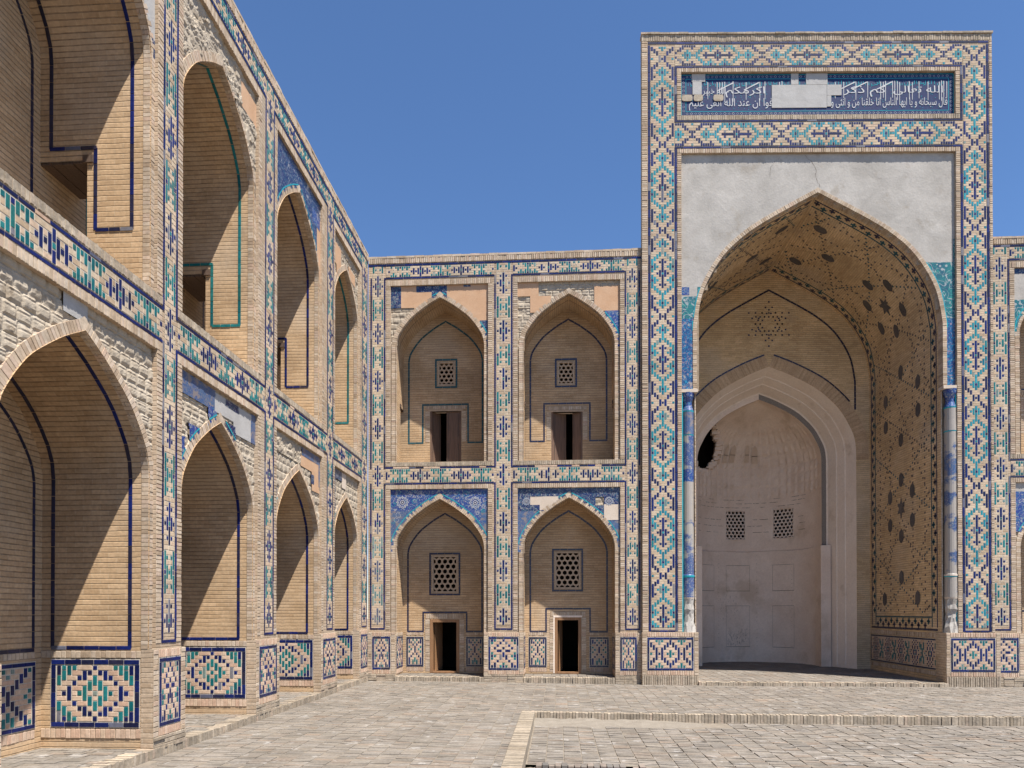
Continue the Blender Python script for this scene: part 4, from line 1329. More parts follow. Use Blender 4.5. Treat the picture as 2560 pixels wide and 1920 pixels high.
# ---- plastered field above the arch, with the last tiles
smb, fin = spandrel(PA, .105, RL, RR, 14.95, 8.26, 'plaster_grey',
    [('floral_blue',RL-.1,3.70,10.96,11.18),('floral_green',RL-.1,4.0,10.28,10.92),('floral_green',3.93,4.2,10.9,11.17),('floral_cyan',RL-.1,3.82,8.2,10.27),
     ('floral_green',10.15,11.0,10.2,11.80),('floral_cyan',10.6,11.0,8.2,10.2),('floral_green',10.885,11.0,11.7,12.5)],
    portal, y0=.11, cs=.045, seed=3, name='spandrel', warp=pwarp)
def crack(mb, pts, y, w=.010):
    rs2 = random.Random(len(pts))
    P = []
    for (x0,z0),(x1,z1) in zip(pts, pts[1:]):
        for k in range(6):
            t = k/6
            P.append((x0+(x1-x0)*t+rs2.uniform(-.02,.02), z0+(z1-z0)*t+rs2.uniform(-.02,.02)))
    for a, b in zip(P, P[1:]):
        w2 = w*rs2.uniform(.3,1.1)
        mb.quad([(a[0],y,a[1]),(a[0]+w2,y,a[1]),(b[0]+w2,y,b[1]),(b[0],y,b[1])], 'crack')
crack(smb, [(6.25,14.9),(5.95,14.6),(5.93,14.25)], .0665, .006)
crack(smb, [(6.90,14.93),(7.2,14.55),(7.18,14.3),(7.32,13.95)], .0665, .010)
crack(smb, [(8.4,14.2),(9.6,14.27),(10.4,14.2)], .0665, .005)
fin()
arch_ring(PA, .105, .055, 8.25, portal, yb=.30, pitch=.062, warp=pwarp)

# ---- jambs below the capitals and the two corner columns
for s in (-1, 1):
    mb = MB()
    xe = PC+s*PHW
    xo = RL if s < 0 else RR
    a, b = min(xe,xo), max(xe,xo)
    yq = .30
    mb.quad([(a,yq,1.42),(b,yq,1.42),(b,yq,8.25),(a,yq,8.25)], 'brick_face')
    mb.quad([(a,.06,8.25),(b,.06,8.25),(b,yq,8.25),(a,yq,8.25)], 'mortar_dark')
    xa = xo if s < 0 else xo-.035
    mb.box(xa+.002, xa+.033, .03, .30, 1.43, 8.26, 'turquoise_line', skip='b')
    xb = xe-.0 if s > 0 else xe
    soldiers(mb, (lambda u, v, w, s=s: (u, .20-w, v)), min(xe-s*.0,xe+s*.04), max(xe,xe+s*.04), 1.43, 8.25, 'v', .09, 'brick_unit', .008)
    mb.box(min(xe-s*.02,xo), max(xe-s*.02,xo), .0, .28, 8.17, 8.26, 'plaster_pale')
    mb.build('jamb', portal, pwarp)
for s in (-1, 1):
    cx = PC+s*(PHW+.235); cy = .16
    sh = MB(); sh.smooth = False
    def ring(z, r): return [(cx+r*math.cos(2*math.pi*i/20), cy+r*math.sin(2*math.pi*i/20), z) for i in range(20)]
    def lathe(mb, prof, mats):
        for (z0,r0),(z1,r1),m in zip(prof, prof[1:], mats):
            A_, B_ = ring(z0,r0), ring(z1,r1)
            for i in range(20):
                j = (i+1) % 20
                mb.quad([A_[i],A_[j],B_[j],B_[i]], m, [(i*.05,z0),(i*.05+.05,z0),(i*.05+.05,z1),(i*.05,z1)])
    body = 'column_worn_blue' if s < 0 else 'column_worn_beige'
    segs = [(2.35,.165),(2.40,.175),(2.95,.168),(2.98,.18),(3.02,.18),(3.05,.165)]
    z = 3.05; mm = ['plaster_pale',body,'turquoise_line','turquoise_line' if s < 0 else 'plaster_pale',body]
    zz = [3.05,3.6,4.5,5.0,5.65,6.0,6.6,6.95,6.98,7.30,7.62,7.66] if s < 0 else [3.05,3.35,3.75,4.6,5.2,5.75,6.2,6.6,6.95,6.98,7.3,7.62,7.66]
    ml = [body,body,'column_worn_beige','column_worn_beige','floral_blue',body,body,'turquoise_line','floral_worn','floral_worn','turquoise_line'] if s < 0 else \
         [body,body,body,body,body,'floral_worn',body,body,'turquoise_line',body,body,'turquoise_line']
    for a, m in zip(zz[1:], ml):
        segs.append((a, .162 if m != 'turquoise_line' else .17)); mm.append(m)
    lathe(sh, segs, mm)
    lathe(sh, [(7.66,.165),(7.80,.12),(7.90,.12),(8.05,.17),(8.17,.185)], ['floral_blue']*4)
    o = sh.build('column', portal, pwarp)
    ba = MB()
    P_ = [(1.42,.19),(1.58,.18),(1.72,.15),(1.84,.135),(1.95,.14),(2.06,.165),(2.2,.15),(2.35,.165)]
    lathe(ba, P_, ['plaster_grey']*7)
    rs3 = random.Random(4+s)
    cells = {}
    for i, v in enumerate(ba.V):
        k = (round(v[0],3), round(v[1],3), round(v[2],3))
        if k not in cells: cells[k] = (rs3.uniform(-.03,.03), rs3.uniform(-.02,.02), 0 if abs(v[2]-1.42) < .01 else rs3.uniform(-.03,.03))
        d = cells[k]; ba.V[i] = (v[0]+d[0], v[1]+d[1], v[2]+d[2])
    ba.build('column_base', o, pwarp)

# ---- piers' plinths
for a, b, pa, pb_ in ((2.35,3.914,2.50,3.775),(10.575,12.0,10.70,11.86)):
    mb = MB()
    yq = -.05; fq = front_map(yq); zb = -.12
    mb.quad([(a,yq,zb),(b,yq,zb),(b,yq,1.42),(a,yq,1.42)], 'brick_face')
    mb.quad([(a,yq,1.42),(b,yq,1.42),(b,.34,1.42),(a,.34,1.42)], 'brick_soldier')
    mb.quad([(a,.5,zb),(a,yq,zb),(a,yq,1.42),(a,.5,1.42)], 'brick_face'); mb.quad([(b,yq,zb),(b,.3,zb),(b,.3,1.42),(b,yq,1.42)], 'brick_face')
    soldiers(mb, fq, pa-.01, pb_+.01, 1.295, 1.415, 'u', .064, 'brick_pink', .009)
    soldiers(mb, fq, pa-.01, pb_+.01, .225, .345, 'u', .064, 'brick_pink', .009)
    soldiers(mb, fq, a+.002, pa-.022, .225, 1.415, 'v', .075, 'brick_unit', .009)
    soldiers(mb, fq, pb_+.022, b-.002, .225, 1.415, 'v', .075, 'brick_unit', .009)
    soldiers(mb, fq, a+.002, b-.002, -.10, .215, 'u', .062, 'brick_soldier', .022, .010, wj=.012)
    o = mb.build('plinth', portal)
    plinth_panel(fq, pa, pb_, .36, 1.272, P_PORTAL, o, fr=.052)

# ---- vault
mb = MB()
A2 = Arch(PC, PHW+.004, PAP+.004, PA.z0, U_PORTAL)
for side in (1,-1):
    fm = intrados_map(A2, side, PD)
    for i in range(len(A2.P)-1):
        s0, s1 = A2.L[i], A2.L[i+1]
        for q in range(3):
            ya, yb = .2+(PD-.2)*q/3, .2+(PD-.2)*(q+1)/3
            ua, ub = (PD-yb, PD-ya) if side > 0 else (ya, yb)
            mb.quad([fm(ua,s0,0),fm(ub,s0,0),fm(ub,s1,0),fm(ua,s1,0)], 'brick_vault', [(ua,s0+.1),(ub,s0+.1),(ub,s1+.1),(ua,s1+.1)])
for side in (1,-1):
    fm = intrados_map(A2, side, PD)
    ua, ub = (0, PD-.3) if side > 0 else (.3, PD)
    mb.quad([fm(ua,0,.012)[:2]+(-.1,), fm(ub,0,.012)[:2]+(-.1,), fm(ub,0,.012)[:2]+(.125,), fm(ua,0,.012)[:2]+(.125,)], 'brick_vault')
for xa, xb in ((PC-PHW-.1, PC-2.9), (PC+2.9, PC+PHW+.1)):
    mb.quad([(xa,PD-.006,-.1),(xb,PD-.006,-.1),(xb,PD-.006,.125),(xa,PD-.006,.125)], 'brick_vault')
for s_ in (-1, 1):
    mb.quad([(PC+s_*2.9,PD-.006,-.1),(PC+s_*2.36,PD+1.3,-.1),(PC+s_*2.36,PD+1.3,.16),(PC+s_*2.9,PD-.006,.16)], 'plaster_white')
vault = mb.build('vault', portal, pwarp)
mb = MB()
def vtile(side, y, s, dy, ds, m):
    fm = intrados_map(PA, side, PD)
    u = PD-y if side > 0 else y
    mb.tile(fm, u-dy/2, u+dy/2, s-ds/2, s+ds/2, 0, .006, m, bev=.002)
SB, ST = 1.86-.1, PA.len-.12
Y0v, Y1v = .70, 4.28
for side in (1,-1):
    # bounding lines with a row of small crosses between
    for yc, m in ((.42,'tile_dark'),(.70,'tile_teal_dark'),(4.28,'tile_teal_dark'),(4.56,'tile_dark')):
        n = int((PA.len-1.45)/.26)
        for i in range(n):
            s = 1.45+(PA.len-1.5)*(i+.5)/n
            vtile(side, yc, s, .04, (PA.len-1.5)/n-.006, m)
    fmv = intrados_map(PA, side, PD)
    ua, ub = (PD-4.6, PD-.40) if side > 0 else (.40, 4.6)
    strip_tiles(mb, fmv, ua, ub, 1.36, 1.41, 'tile_dark', .25, .006)
    ua, ub = (PD-4.28, PD-.70) if side > 0 else (.70, 4.28)
    strip_tiles(mb, fmv, ua, ub, 1.72, 1.76, 'tile_teal_dark', .25, .006)
    def cross(y, s, m, v=.05):
        vtile(side, y, s, .16, .062, m); vtile(side, y, s, .062, .18, m)
    i = 0; s = 1.95
    while s < PA.len-.1:
        cross(.51 if i % 2 else .60, s, 'tile_dark' if i % 2 else 'tile_teal_dark')
        cross(4.48 if i % 2 else 4.38, s, 'tile_dark' if i % 2 else 'tile_teal_dark')
        s += .24; i += 1
    y = .9; i = 0
    while y < 4.2:
        cross(y, 1.50 if i % 2 else 1.62, 'tile_dark' if i % 2 else 'tile_teal_dark')
        y += .19; i += 1
    # dotted strapwork
    YM = 2.49
    seen = set()
    def dot(y, s, m):
        if not (Y0v+.07 < y < Y1v-.07 and SB+.12 < s < ST): return
        k = (round(y/.075), round(s/.072))
        if k in seen: return
        seen.add(k)
        vtile(side, y, s, .052, .058, m)
    P = 1.625
    for fam in range(-4, 12):
        for sgn in (1,-1):
            s0 = 5.1+P*(fam-1.5)
            k = 0
            y = Y0v
            while y < Y1v:
                dot(y, s0+sgn*(y-YM)*.62, 'tile_dim' if fam % 2 else 'tile_teal_dark'); y += .135
            y = Y0v
            while y < Y1v and fam % 2:
                dot(y, s0+.55+sgn*(y-YM)*1.75, 'tile_dim'); y += .095
    for yy in (YM-.72, YM+.72, YM-1.42, YM+1.42):
        s = SB
        while s < ST: dot(yy, s, 'tile_dim'); s += .20
    def oval(y, s, m='tile_dim'):
        fmv = intrados_map(PA, side, PD)
        u = PD-y if side > 0 else y
        a, b = .14, .23
        pts = [(0,b),(a*.7,b*.72),(a,b*.4),(a,-b*.4),(a*.7,-b*.72),(0,-b),(-a*.7,-b*.72),(-a,-b*.4),(-a,b*.4),(-a*.7,b*.72)]
        mb.quad([fmv(u+p, s+q, .009) for p, q in reversed(pts)][::-1], m)
    def star(y, s):
        fmv = intrados_map(PA, side, PD)
        u = PD-y if side > 0 else y
        for k in range(6):
            a = math.pi/2+k*math.pi/3
            p = lambda r, t: (u+r*math.cos(t)*.8, s+r*math.sin(t))
            mb.quad([fmv(*p(.0,a),.010), fmv(*p(.17,a-math.pi/6),.010), fmv(*p(.34,a),.010), fmv(*p(.17,a+math.pi/6),.010)], 'tile_dim')
    for sc in (5.1, 11.6):
        star(YM, sc)
        for y, s in ((1.8,.42),(3.22,.42),(1.8,-.46),(3.22,-.46),(YM,.87),(YM,-.87)): oval(y, sc+s)
    for y, s in ((YM,2.95),(1.5,2.3),(3.62,2.3),(YM,7.22),(1.44,7.88),(3.5,7.88),(1.44,8.74),(3.5,8.74),(YM,9.4),(YM,13.97),(1.45,14.66),(3.45,14.75)): oval(y, s)
mb.build('vault_mosaic', vault, pwarp)
# reveal plinths in the vault
mb = MB()
rowsv = []
for r in range(13):
    s = ''
    for c in range(60):
        k = c % 12
        q = ["...b.b......","..b.b.b.T..T","...b.b..TT.T","..B.B.B.TT.T","..B.B.B..TTT",".b.BtB.b..T.","t..B.B...tT.",".b.BtB.b..T.","..B.B.B..TTT","..B.B.B.TT.T","...b.b..TT.T","..b.b.b.T..T","...b.b......"][r][k]
        s += q
    rowsv.append(s)
for side in (1,-1):
    fmr = intrados_map(PA, side, PD)
    soldiers(mb, fmr, .05, PD-.05, 1.16, 1.30, 'u', .06, 'brick_unit', .012)
    soldiers(mb, fmr, .05, PD-.05, .10, .22, 'u', .06, 'brick_unit', .012)
    plinth_panel(fmr, .22 if side < 0 else .06, PD-.06 if side < 0 else PD-.22, .26, 1.13, rowsv, vault, frm='tile_dark', fr=.045, warp=pwarp)
mb.build('plinth_course', vault, pwarp)

# ---- back wall of the vault, pierced by the arch of the apse
WH, WA = 2.90, 10.50
WP = Arch(PC, WH, WA, .10, U_APSE)
mb = MB()
fb = front_map(PD)
xs = sorted(set([PC+s*(p[0]-PC) for p in A2.P for s in (1,-1)]+[PC+s*(p[0]-PC) for p in WP.P for s in (1,-1)]))
for a, b in zip(xs, xs[1:]):
    m_ = (a+b)/2
    def lo(x):
        h = WP.height(x)
        return (WP.spring if abs(x-PC) < WH+.01 else WP.z0) if h < -1e8 else h
    la, lb = (lo(a), lo(b)) if abs(m_-PC) < WH else (WP.z0, WP.z0)
    def hi(x):
        h = A2.height(x)
        return A2.spring if h < -1e8 else h
    mb.quad([(a,PD,la),(b,PD,lb),(b,PD,hi(b)),(a,PD,hi(a))], 'brick_vault', [(a,la),(b,lb),(b,hi(b)),(a,hi(a))])
bw = mb.build('back_wall', portal, pwarp)
arch_ring(WP, .42, PD-.02, 6.2, bw, yb=PD+.05, pitch=.066, name='arch_ring', warp=pwarp, m='brick_unit_dim') if False else None
mb = MB()
n = int((WP.len-(WP.spring-WP.z0))/.066)
s0 = WP.spring-WP.z0-.3
for side in (1,-1):
    for i in range(n):
        a = s0+(WP.len-s0)*i/n; b = s0+(WP.len-s0)*(i+1)/n
        q = [WP.pos(side, a+.004, 0), WP.pos(side, b-.004, 0), WP.pos(side, b-.004, -.40), WP.pos(side, a+.004, -.40)]
        F = [fb(x, z, .012+random.uniform(0,.004)) for x, z in q]
        if side > 0: F = F[::-1]
        mb.quad(F, 'brick_cell_dim')
mb2 = mb
arch_line(mb, WP, -.46, .05, fb, WP.spring-WP.z0+1.62, 'tile_dark', w=.014)
TP = Arch(PC, 2.90, 13.22, 8.95, U_PORTAL)
arch_line(mb, TP, 0, .06, fb, .0, 'tile_dark', w=.010)
mb.build('tile_outline', bw, pwarp)
mb = MB()
# six-pointed star of small dark tiles
for k in range(6):
    for t in range(6):
        a0 = math.pi/2+k*math.pi/3; a1 = a0+math.pi/3*2
        for (c0, c1, rr_) in ((a0, a1, .78),(a0, a1, .5)):
            x = rr_*(math.cos(c0)*(1-t/6)+math.cos(c1)*t/6); z = rr_*(math.sin(c0)*(1-t/6)+math.sin(c1)*t/6)
            mb.tile(fb, PC+x-.028, PC+x+.028, 12.0+z-.028, 12.0+z+.028, 0, .006, 'tile_dark')
mb.build('star_motif', bw, pwarp)

# ---- apse
rsA = random.Random(9)
ap = MB(); ap.smooth = False
# soffit with shallow mouldings between the outer and the inner arch
prof = [(PD, WH, WA), (PD+.45, WH-.17, WA-.17), (PD+.47, WH-.20, WA-.20), (PD+.80, WH-.33, WA-.34), (PD+.82, WH-.36, WA-.37), (PD+1.22, 2.41, 9.97), (PD+1.26, 2.36, 9.92)]
for (ya, ha, aa), (yb, hb, ab) in zip(prof, prof[1:]):
    P_, Q_ = Arch(PC, ha, aa, .1, U_APSE), Arch(PC, hb, ab, .1, U_APSE)
    for side in (1,-1):
        for i in range(len(P_.P)-1):
            def pt(A_, i, y): return (PC+side*(A_.P[i][0]-PC), y, A_.P[i][1])
            q = [pt(P_,i,ya), pt(Q_,i,yb), pt(Q_,i+1,yb), pt(P_,i+1,ya)]
            ap.quad(q if side < 0 else q[::-1], 'plaster_white')
YA = PD+1.26
# grey painted band on the face of the inner arch
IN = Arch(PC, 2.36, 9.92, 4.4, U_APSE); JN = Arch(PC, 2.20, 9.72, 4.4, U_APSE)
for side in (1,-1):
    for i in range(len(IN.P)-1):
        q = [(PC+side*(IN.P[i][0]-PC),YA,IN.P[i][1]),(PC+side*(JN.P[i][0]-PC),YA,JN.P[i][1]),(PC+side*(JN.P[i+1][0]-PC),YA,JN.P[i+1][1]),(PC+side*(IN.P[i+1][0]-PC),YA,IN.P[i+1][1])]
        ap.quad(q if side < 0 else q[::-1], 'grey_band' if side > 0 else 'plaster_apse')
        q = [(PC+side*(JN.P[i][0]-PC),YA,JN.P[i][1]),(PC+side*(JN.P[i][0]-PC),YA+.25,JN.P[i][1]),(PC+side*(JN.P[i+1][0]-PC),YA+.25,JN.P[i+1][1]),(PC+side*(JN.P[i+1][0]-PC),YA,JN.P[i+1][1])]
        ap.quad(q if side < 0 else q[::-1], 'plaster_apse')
# curved wall and half dome
YC = YA+.1
RAD = 2.22
DO = Arch(0, RAD, 9.75, 4.35, U_APSE)
def hole(x, z):
    a = math.atan2(z-8.27, (x-5.42)*1.0)
    r = .66+.10*vnoise(a*2.2+9, 3, 2)+.12*vnoise(a*6+20, 1, 7)
    return math.hypot((x-5.42)*1.05, (z-8.30)*.88) < r
NA = 72
def dpt(i, r, z): t = math.pi*i/NA; return (PC-r*math.cos(t), YC+r*1.02*math.sin(t), z)
zs = [4.35+.10*i for i in range(0, int((DO.spring-4.35)/.10)+1)]
rz = [(RAD, z) for z in zs]+[(DO.at(DO.spring-4.35+s)[0], DO.at(DO.spring-4.35+s)[1]) for s in [k*.09 for k in range(1, int((DO.len-(DO.spring-4.35))/.09)+1)]]+[(0.01, 9.75)]
wins = [(math.radians(83), 4.83, 5.95), (math.radians(130), 4.83, 6.0)]
hwin = .41
for (r0,z0),(r1,z1) in zip(rz, rz[1:]):
    for i in range(NA):
        c = dpt(i+.5, (r0+r1)/2, (z0+z1)/2)
        if hole(c[0], c[2]) and c[0] < 6.2 : continue
        t = math.pi*(i+.5)/NA
        if z0 > 4.8 and z1 < 6.02 and any(abs(t-w[0])*RAD < hwin-.02 for w in wins): continue
        def rel(i, z, r):
            # faint relief of lost stalactite work
            if z < 6.4: return r
            col = (i/NA*26) % 1; row = (z*2.6) % 1
            return r-(.062*max(0,1-abs(col-.5)*2.6)*(1-row)+.03*(vnoise(i*.6, z*6, 4)-.5))*(1 if z < 8.9 else .3)
        ap.quad([dpt(i,rel(i,z0,r0),z0), dpt(i+1,rel(i+1,z0,r0),z0), dpt(i+1,rel(i+1,z1,r1),z1), dpt(i,rel(i,z1,r1),z1)], 'plaster_apse')
# lower wall stands a little forward, capped by a worn ledge
RL2 = RAD-.10
for i in range(NA):
    sag = .02*math.sin(i*.3)
    ap.quad([dpt(i,RL2,.02), dpt(i+1,RL2,.02), dpt(i+1,RL2+.01,4.33+sag), dpt(i,RL2+.01,4.33+sag)], 'plaster_apse')
    ap.quad([dpt(i,RL2+.01,4.33+sag), dpt(i+1,RL2+.01,4.33+sag), dpt(i+1,RAD,4.37), dpt(i,RAD,4.37)], 'plaster_apse')
for s in (-1, 1):
    ap.box(min(PC+s*2.08,PC+s*2.42), max(PC+s*2.08,PC+s*2.42), YA-.25, YA+.3, .02, 4.36, 'plaster_apse')
apse = ap.build('apse', portal, pwarp)
# dark void behind the broken part and behind the screens
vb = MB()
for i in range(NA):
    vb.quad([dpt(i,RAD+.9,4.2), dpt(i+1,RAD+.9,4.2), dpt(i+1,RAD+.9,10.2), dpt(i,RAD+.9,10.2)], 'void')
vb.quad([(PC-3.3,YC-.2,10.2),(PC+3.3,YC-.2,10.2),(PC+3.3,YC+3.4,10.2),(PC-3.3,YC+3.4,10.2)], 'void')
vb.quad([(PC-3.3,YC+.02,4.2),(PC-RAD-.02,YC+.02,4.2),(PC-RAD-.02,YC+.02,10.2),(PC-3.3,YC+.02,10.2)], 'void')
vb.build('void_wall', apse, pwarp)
# broken edges round the hole
hb = MB()
for _ in range(170):
    a = rsA.uniform(0, 2*math.pi); r = rsA.uniform(-.06,.10)+.66+.10*vnoise(a*2.2+9, 3, 2)+.12*vnoise(a*6+20, 1, 7)
    x = 5.42+r*math.cos(a)/1.05; z = 8.30+r*math.sin(a)/.88
    dx = PC-x
    if abs(dx) > RAD-.05: continue
    rr_ = RAD if z < DO.spring else max(.3, RAD-(z-DO.spring)*.45)
    if abs(dx) > rr_: continue
    y = YC+math.sqrt(max(0, rr_*rr_-dx*dx))*1.02
    d = rsA.uniform(.03,.12)
    hb.box(x-d, x+d*.8, y-.02, y+.25, z-d*.6, z+d*.7, 'plaster_apse')
hb.build('broken_edge', apse, pwarp)
for wi, (t, z0, z1) in enumerate(wins):
    def fw(u, v, w, t=t):
        tt = t+(u/RAD); r = RAD-w-.01
        return (PC-r*math.cos(tt), YC+r*1.02*math.sin(tt), v)
    lattice(-hwin, hwin, z0-.02, z1+.02, 0, apse, 5 if wi else 5, 'lattice_pale', fm=fw, frame=.03)
# scored panels, drill holes and cracks on the lower wall
lb = MB()
def fl(t):
    def g(u, v, w): 
        tt = t+u/RL2; r = RL2-w
        return (PC-r*math.cos(tt), YC+r*1.02*math.sin(tt), v)
    return g
for t, hw_ in ((math.radians(84),.47),(math.radians(131),.42),(math.radians(43),.45)):
    g = fl(t)
    for z0, z1 in ((2.80,3.80),(.62,2.22)):
        for a, b, c, d in ((-hw_,hw_,z0,z0+.014),(-hw_,hw_,z1,z1+.010)): 
            for q in range(6): lb.flat(g, a+(b-a)*q/6, a+(b-a)*(q+1)/6, c, d, .004, 'crack')
        for x in (-hw_, hw_): lb.flat(g, x, x+.006, z0, z1, .004, 'crack')
for t in (62, 104, 140):
    g = fl(math.radians(t))
    for k in range(24): lb.flat(g, -.008+rsA.uniform(-.01,.01), .008, .5+.16*k, .515+.16*k, .004, 'crack')
g = fl(math.radians(84))
for _ in range(90):
    x = rsA.uniform(-.42,.42); z = rsA.uniform(.65,1.2)+max(0,x)*.3
    lb.flat(g, x, x+.007, z, z+rsA.uniform(.03,.10), .004, 'crack')
for _ in range(40):
    x = rsA.uniform(-.75,-.0); z = rsA.uniform(1.6,2.6)
    lb.flat(g, x, x+.006, z, z+rsA.uniform(.03,.08), .004, 'crack')
def fd(u, v, w):
    r = RAD-.045-w; return (PC-r*math.cos(u), YC+r*1.02*math.sin(u), v)
for z in (6.08, 6.24, 6.38, 5.6, 5.35, 5.1):
    a = 30
    while a < 150:
        L = rsA.uniform(4, 9)
        inw = z < 6.05 and any(abs(math.radians(a+L/2)-w[0]) < .26 for w in wins)
        if rsA.random() < .75 and not inw:
            for q in range(4):
                fdd = (lambda u, v, w: (PC-(RAD-.006-w)*math.cos(u), YC+(RAD-.006-w)*1.02*math.sin(u), v))
                lb.flat(fdd, math.radians(a+L*q/4), math.radians(a+L*(q+1)/4), z+rsA.uniform(-.006,.006), z+.012, .003, 'crack')
        a += L+rsA.uniform(1, 3)
# ghosts of the pointed stalactite cells
for k in range(6):
    t = math.radians(61+k*8.2)
    z0 = 7.80+rsA.uniform(-.08,.08); hgt = rsA.uniform(.6,1.)
    if k == 3: continue
    for (du, dv, mm) in ((rsA.uniform(.07,.12),.55,'plaster_ghost'),):
        def gg(u, v, w, t=t):
            zr = v
            r = (RAD if zr < DO.spring else DO.at(DO.spring-4.35+(zr-DO.spring)*1.06)[0])-.05-w
            tt = t+u/RAD
            return (PC-r*math.cos(tt), YC+r*1.02*math.sin(tt), v)
        for (a, b, c, d) in ((-du,du,z0,z0+.26),(-du,du,z0+.29,z0+.48)):
            lb.flat(gg, a, b, c, d, .0, mm)
        lb.quad([gg(-du,z0+.48,0), gg(du,z0+.48,0), gg(du*.7,z0+.48+.12*hgt,0), gg(0,z0+.48+.22*hgt,0), gg(-du*.7,z0+.48+.12*hgt,0)], mm)
        lb.flat(gg, -du, du, z0+.265, z0+.285, .003, 'crack')
lb.build('wall_scoring', apse, pwarp)

# ---- raised floor of the portal
mb = MB()
mb.quad([(PC-PHW,-.10,.035),(PC+PHW,-.10,.035),(PC+PHW,9,.035),(PC-PHW,9,.035)], 'joint_sand')
x = PC-PHW
while x < PC+PHW-.02:
    w_ = min(.27, PC+PHW-x)
    y = .05
    while y < 7.6:
        mb.box(x+.006, x+w_-.006, y+.004, y+.126, .02, .048+random.uniform(-.004,.004), 'paving_brick', skip='bd')
        y += .13
    x += .27
n = 100
for i in range(n):
    a = PC-PHW+2*PHW*i/n; b = PC-PHW+2*PHW*(i+1)/n
    d = random.uniform(0,.03)
    mb.box(a+.004, b-.004, -.16-d, .045, -.12, .052+random.uniform(-.014,.006), 'brick_soldier')
mb.build('floor', portal)

# ------------------------------------------------------------------ ground
def gz(x, y):
    t = max(0, min(1, (x+4)/6)); return -.05*t*t*(3-2*t)
def gwarp(x, y, z): return (x, y, z+gz(x, y)+.012*(vnoise(x*.5, y*.5, 21)-.5))
EDGE = -5.47
PITX, PITY = -.47, 14.42
g = MB()
nx, ny = 46, 34
X0, X1, Y0, Y1 = EDGE, 17.5, 3.0, 20.45
for i in range(nx):
    for j in range(ny):
        a, b = X0+(X1-X0)*i/nx, X0+(X1-X0)*(i+1)/nx; c, d = Y0+(Y1-Y0)*j/ny, Y0+(Y1-Y0)*(j+1)/ny
        if b > PITX-.1 and c < PITY+.1: continue
        g.quad([(a,c,-.006),(b,c,-.006),(b,d,-.006),(a,d,-.006)], 'joint_sand')
def filler(a, b, c, d, z=-.0075):
    k = 12
    for i in range(k):
        for j in range(k):
            p, q = a+(b-a)*i/k, a+(b-a)*(i+1)/k; r, s = c+(d-c)*j/k, c+(d-c)*(j+1)/k
            g.quad([(p,r,z),(q,r,z),(q,s,z),(p,s,z)], 'joint_sand')
filler(PITX-1., PITX-.012, Y0, PITY+.8); filler(PITX-.5, 17.5, PITY+.012, PITY+1.0)
rsg = random.Random(3)
i = 0
x = EDGE+.01
while x < 17.3:
    w_ = .268
    if x < PITX-.27 < x+.27: w_ = PITX-.272-x if PITX-.272-x > .05 else .268
    y = 3.2+rsg.uniform(0,.12)
    while y < 20.38:
        L = rsg.choice((.125,.13,.135,.14,.07,.068))
        xa, xb = x+.006, x+w_-.006
        if y > PITY+.15: xb = x+.262
        inpit = xb > PITX-.262 and y < PITY+.15
        if not inpit and y+L < 20.42:
            t1, t2 = rsg.uniform(-.004,.004), rsg.uniform(-.004,.004)
            h = rsg.uniform(-.006,.004)
            r = rsg.random()
            ya, yb = y+.004, y+L-.004
            p = [(xa,ya,h-t1),(xb,ya,h+t1),(xb,yb,h+t2),(xa,yb,h-t2)]
            g.quad(p, 'paving_brick', r=r)
            for a_, b_ in ((0,1),(1,2),(3,0)):
                g.quad([(p[a_][0],p[a_][1],-.02),(p[b_][0],p[b_][1],-.02),p[b_],p[a_]], 'paving_brick', r=r)
        y += L
    x += .27
# kerb strips round the sunken part
y = 3.0
while y < PITY:
    g.box(PITX-.265, PITX, y+.003, y+.062, -.2, .006+rsg.uniform(-.005,.006), 'kerb_brick', skip='db'); y += .065
x = PITX-.265
while x < 17.3:
    d = rsg.uniform(-.008,.012)
    g.box(x+.004, x+.060, PITY+.0-d, PITY+.14, -.2, .004+rsg.uniform(-.012,.008), 'kerb_brick' if rsg.random() < .5 else 'brick_soldier', skip='db')
    x += .064
g.build('courtyard_paving', None, gwarp)
structure(bpy.data.objects['courtyard_paving'])

g = MB()
PZ = -.165
for i in range(40):
    for j in range(26):
        a, b = PITX+(17.5-PITX)*i/40, PITX+(17.5-PITX)*(i+1)/40; c, d = 3.+(PITY-3.)*j/26, 3.+(PITY-3.)*(j+1)/26
        if a < 1.5 and c < 10.5: continue
        g.quad([(a,c,PZ-.010),(b,c,PZ-.010),(b,d,PZ-.010),(a,d,PZ-.010)], 'joint_sand')
g.quad([(PITX,3.,-.36),(1.8,3.,-.36),(1.8,10.9,-.36),(PITX,10.9,-.36)], 'joint_sand')
g.quad([(1.3,3,PZ-.012),(2.3,3,PZ-.012),(2.3,10.9,PZ-.012),(1.3,10.9,PZ-.012)], 'joint_sand')
g.quad([(PITX,10.3,PZ-.012),(2.,10.3,PZ-.012),(2.,10.9,PZ-.012),(PITX,10.9,PZ-.012)], 'joint_sand')
x = PITX+.02; k = 0
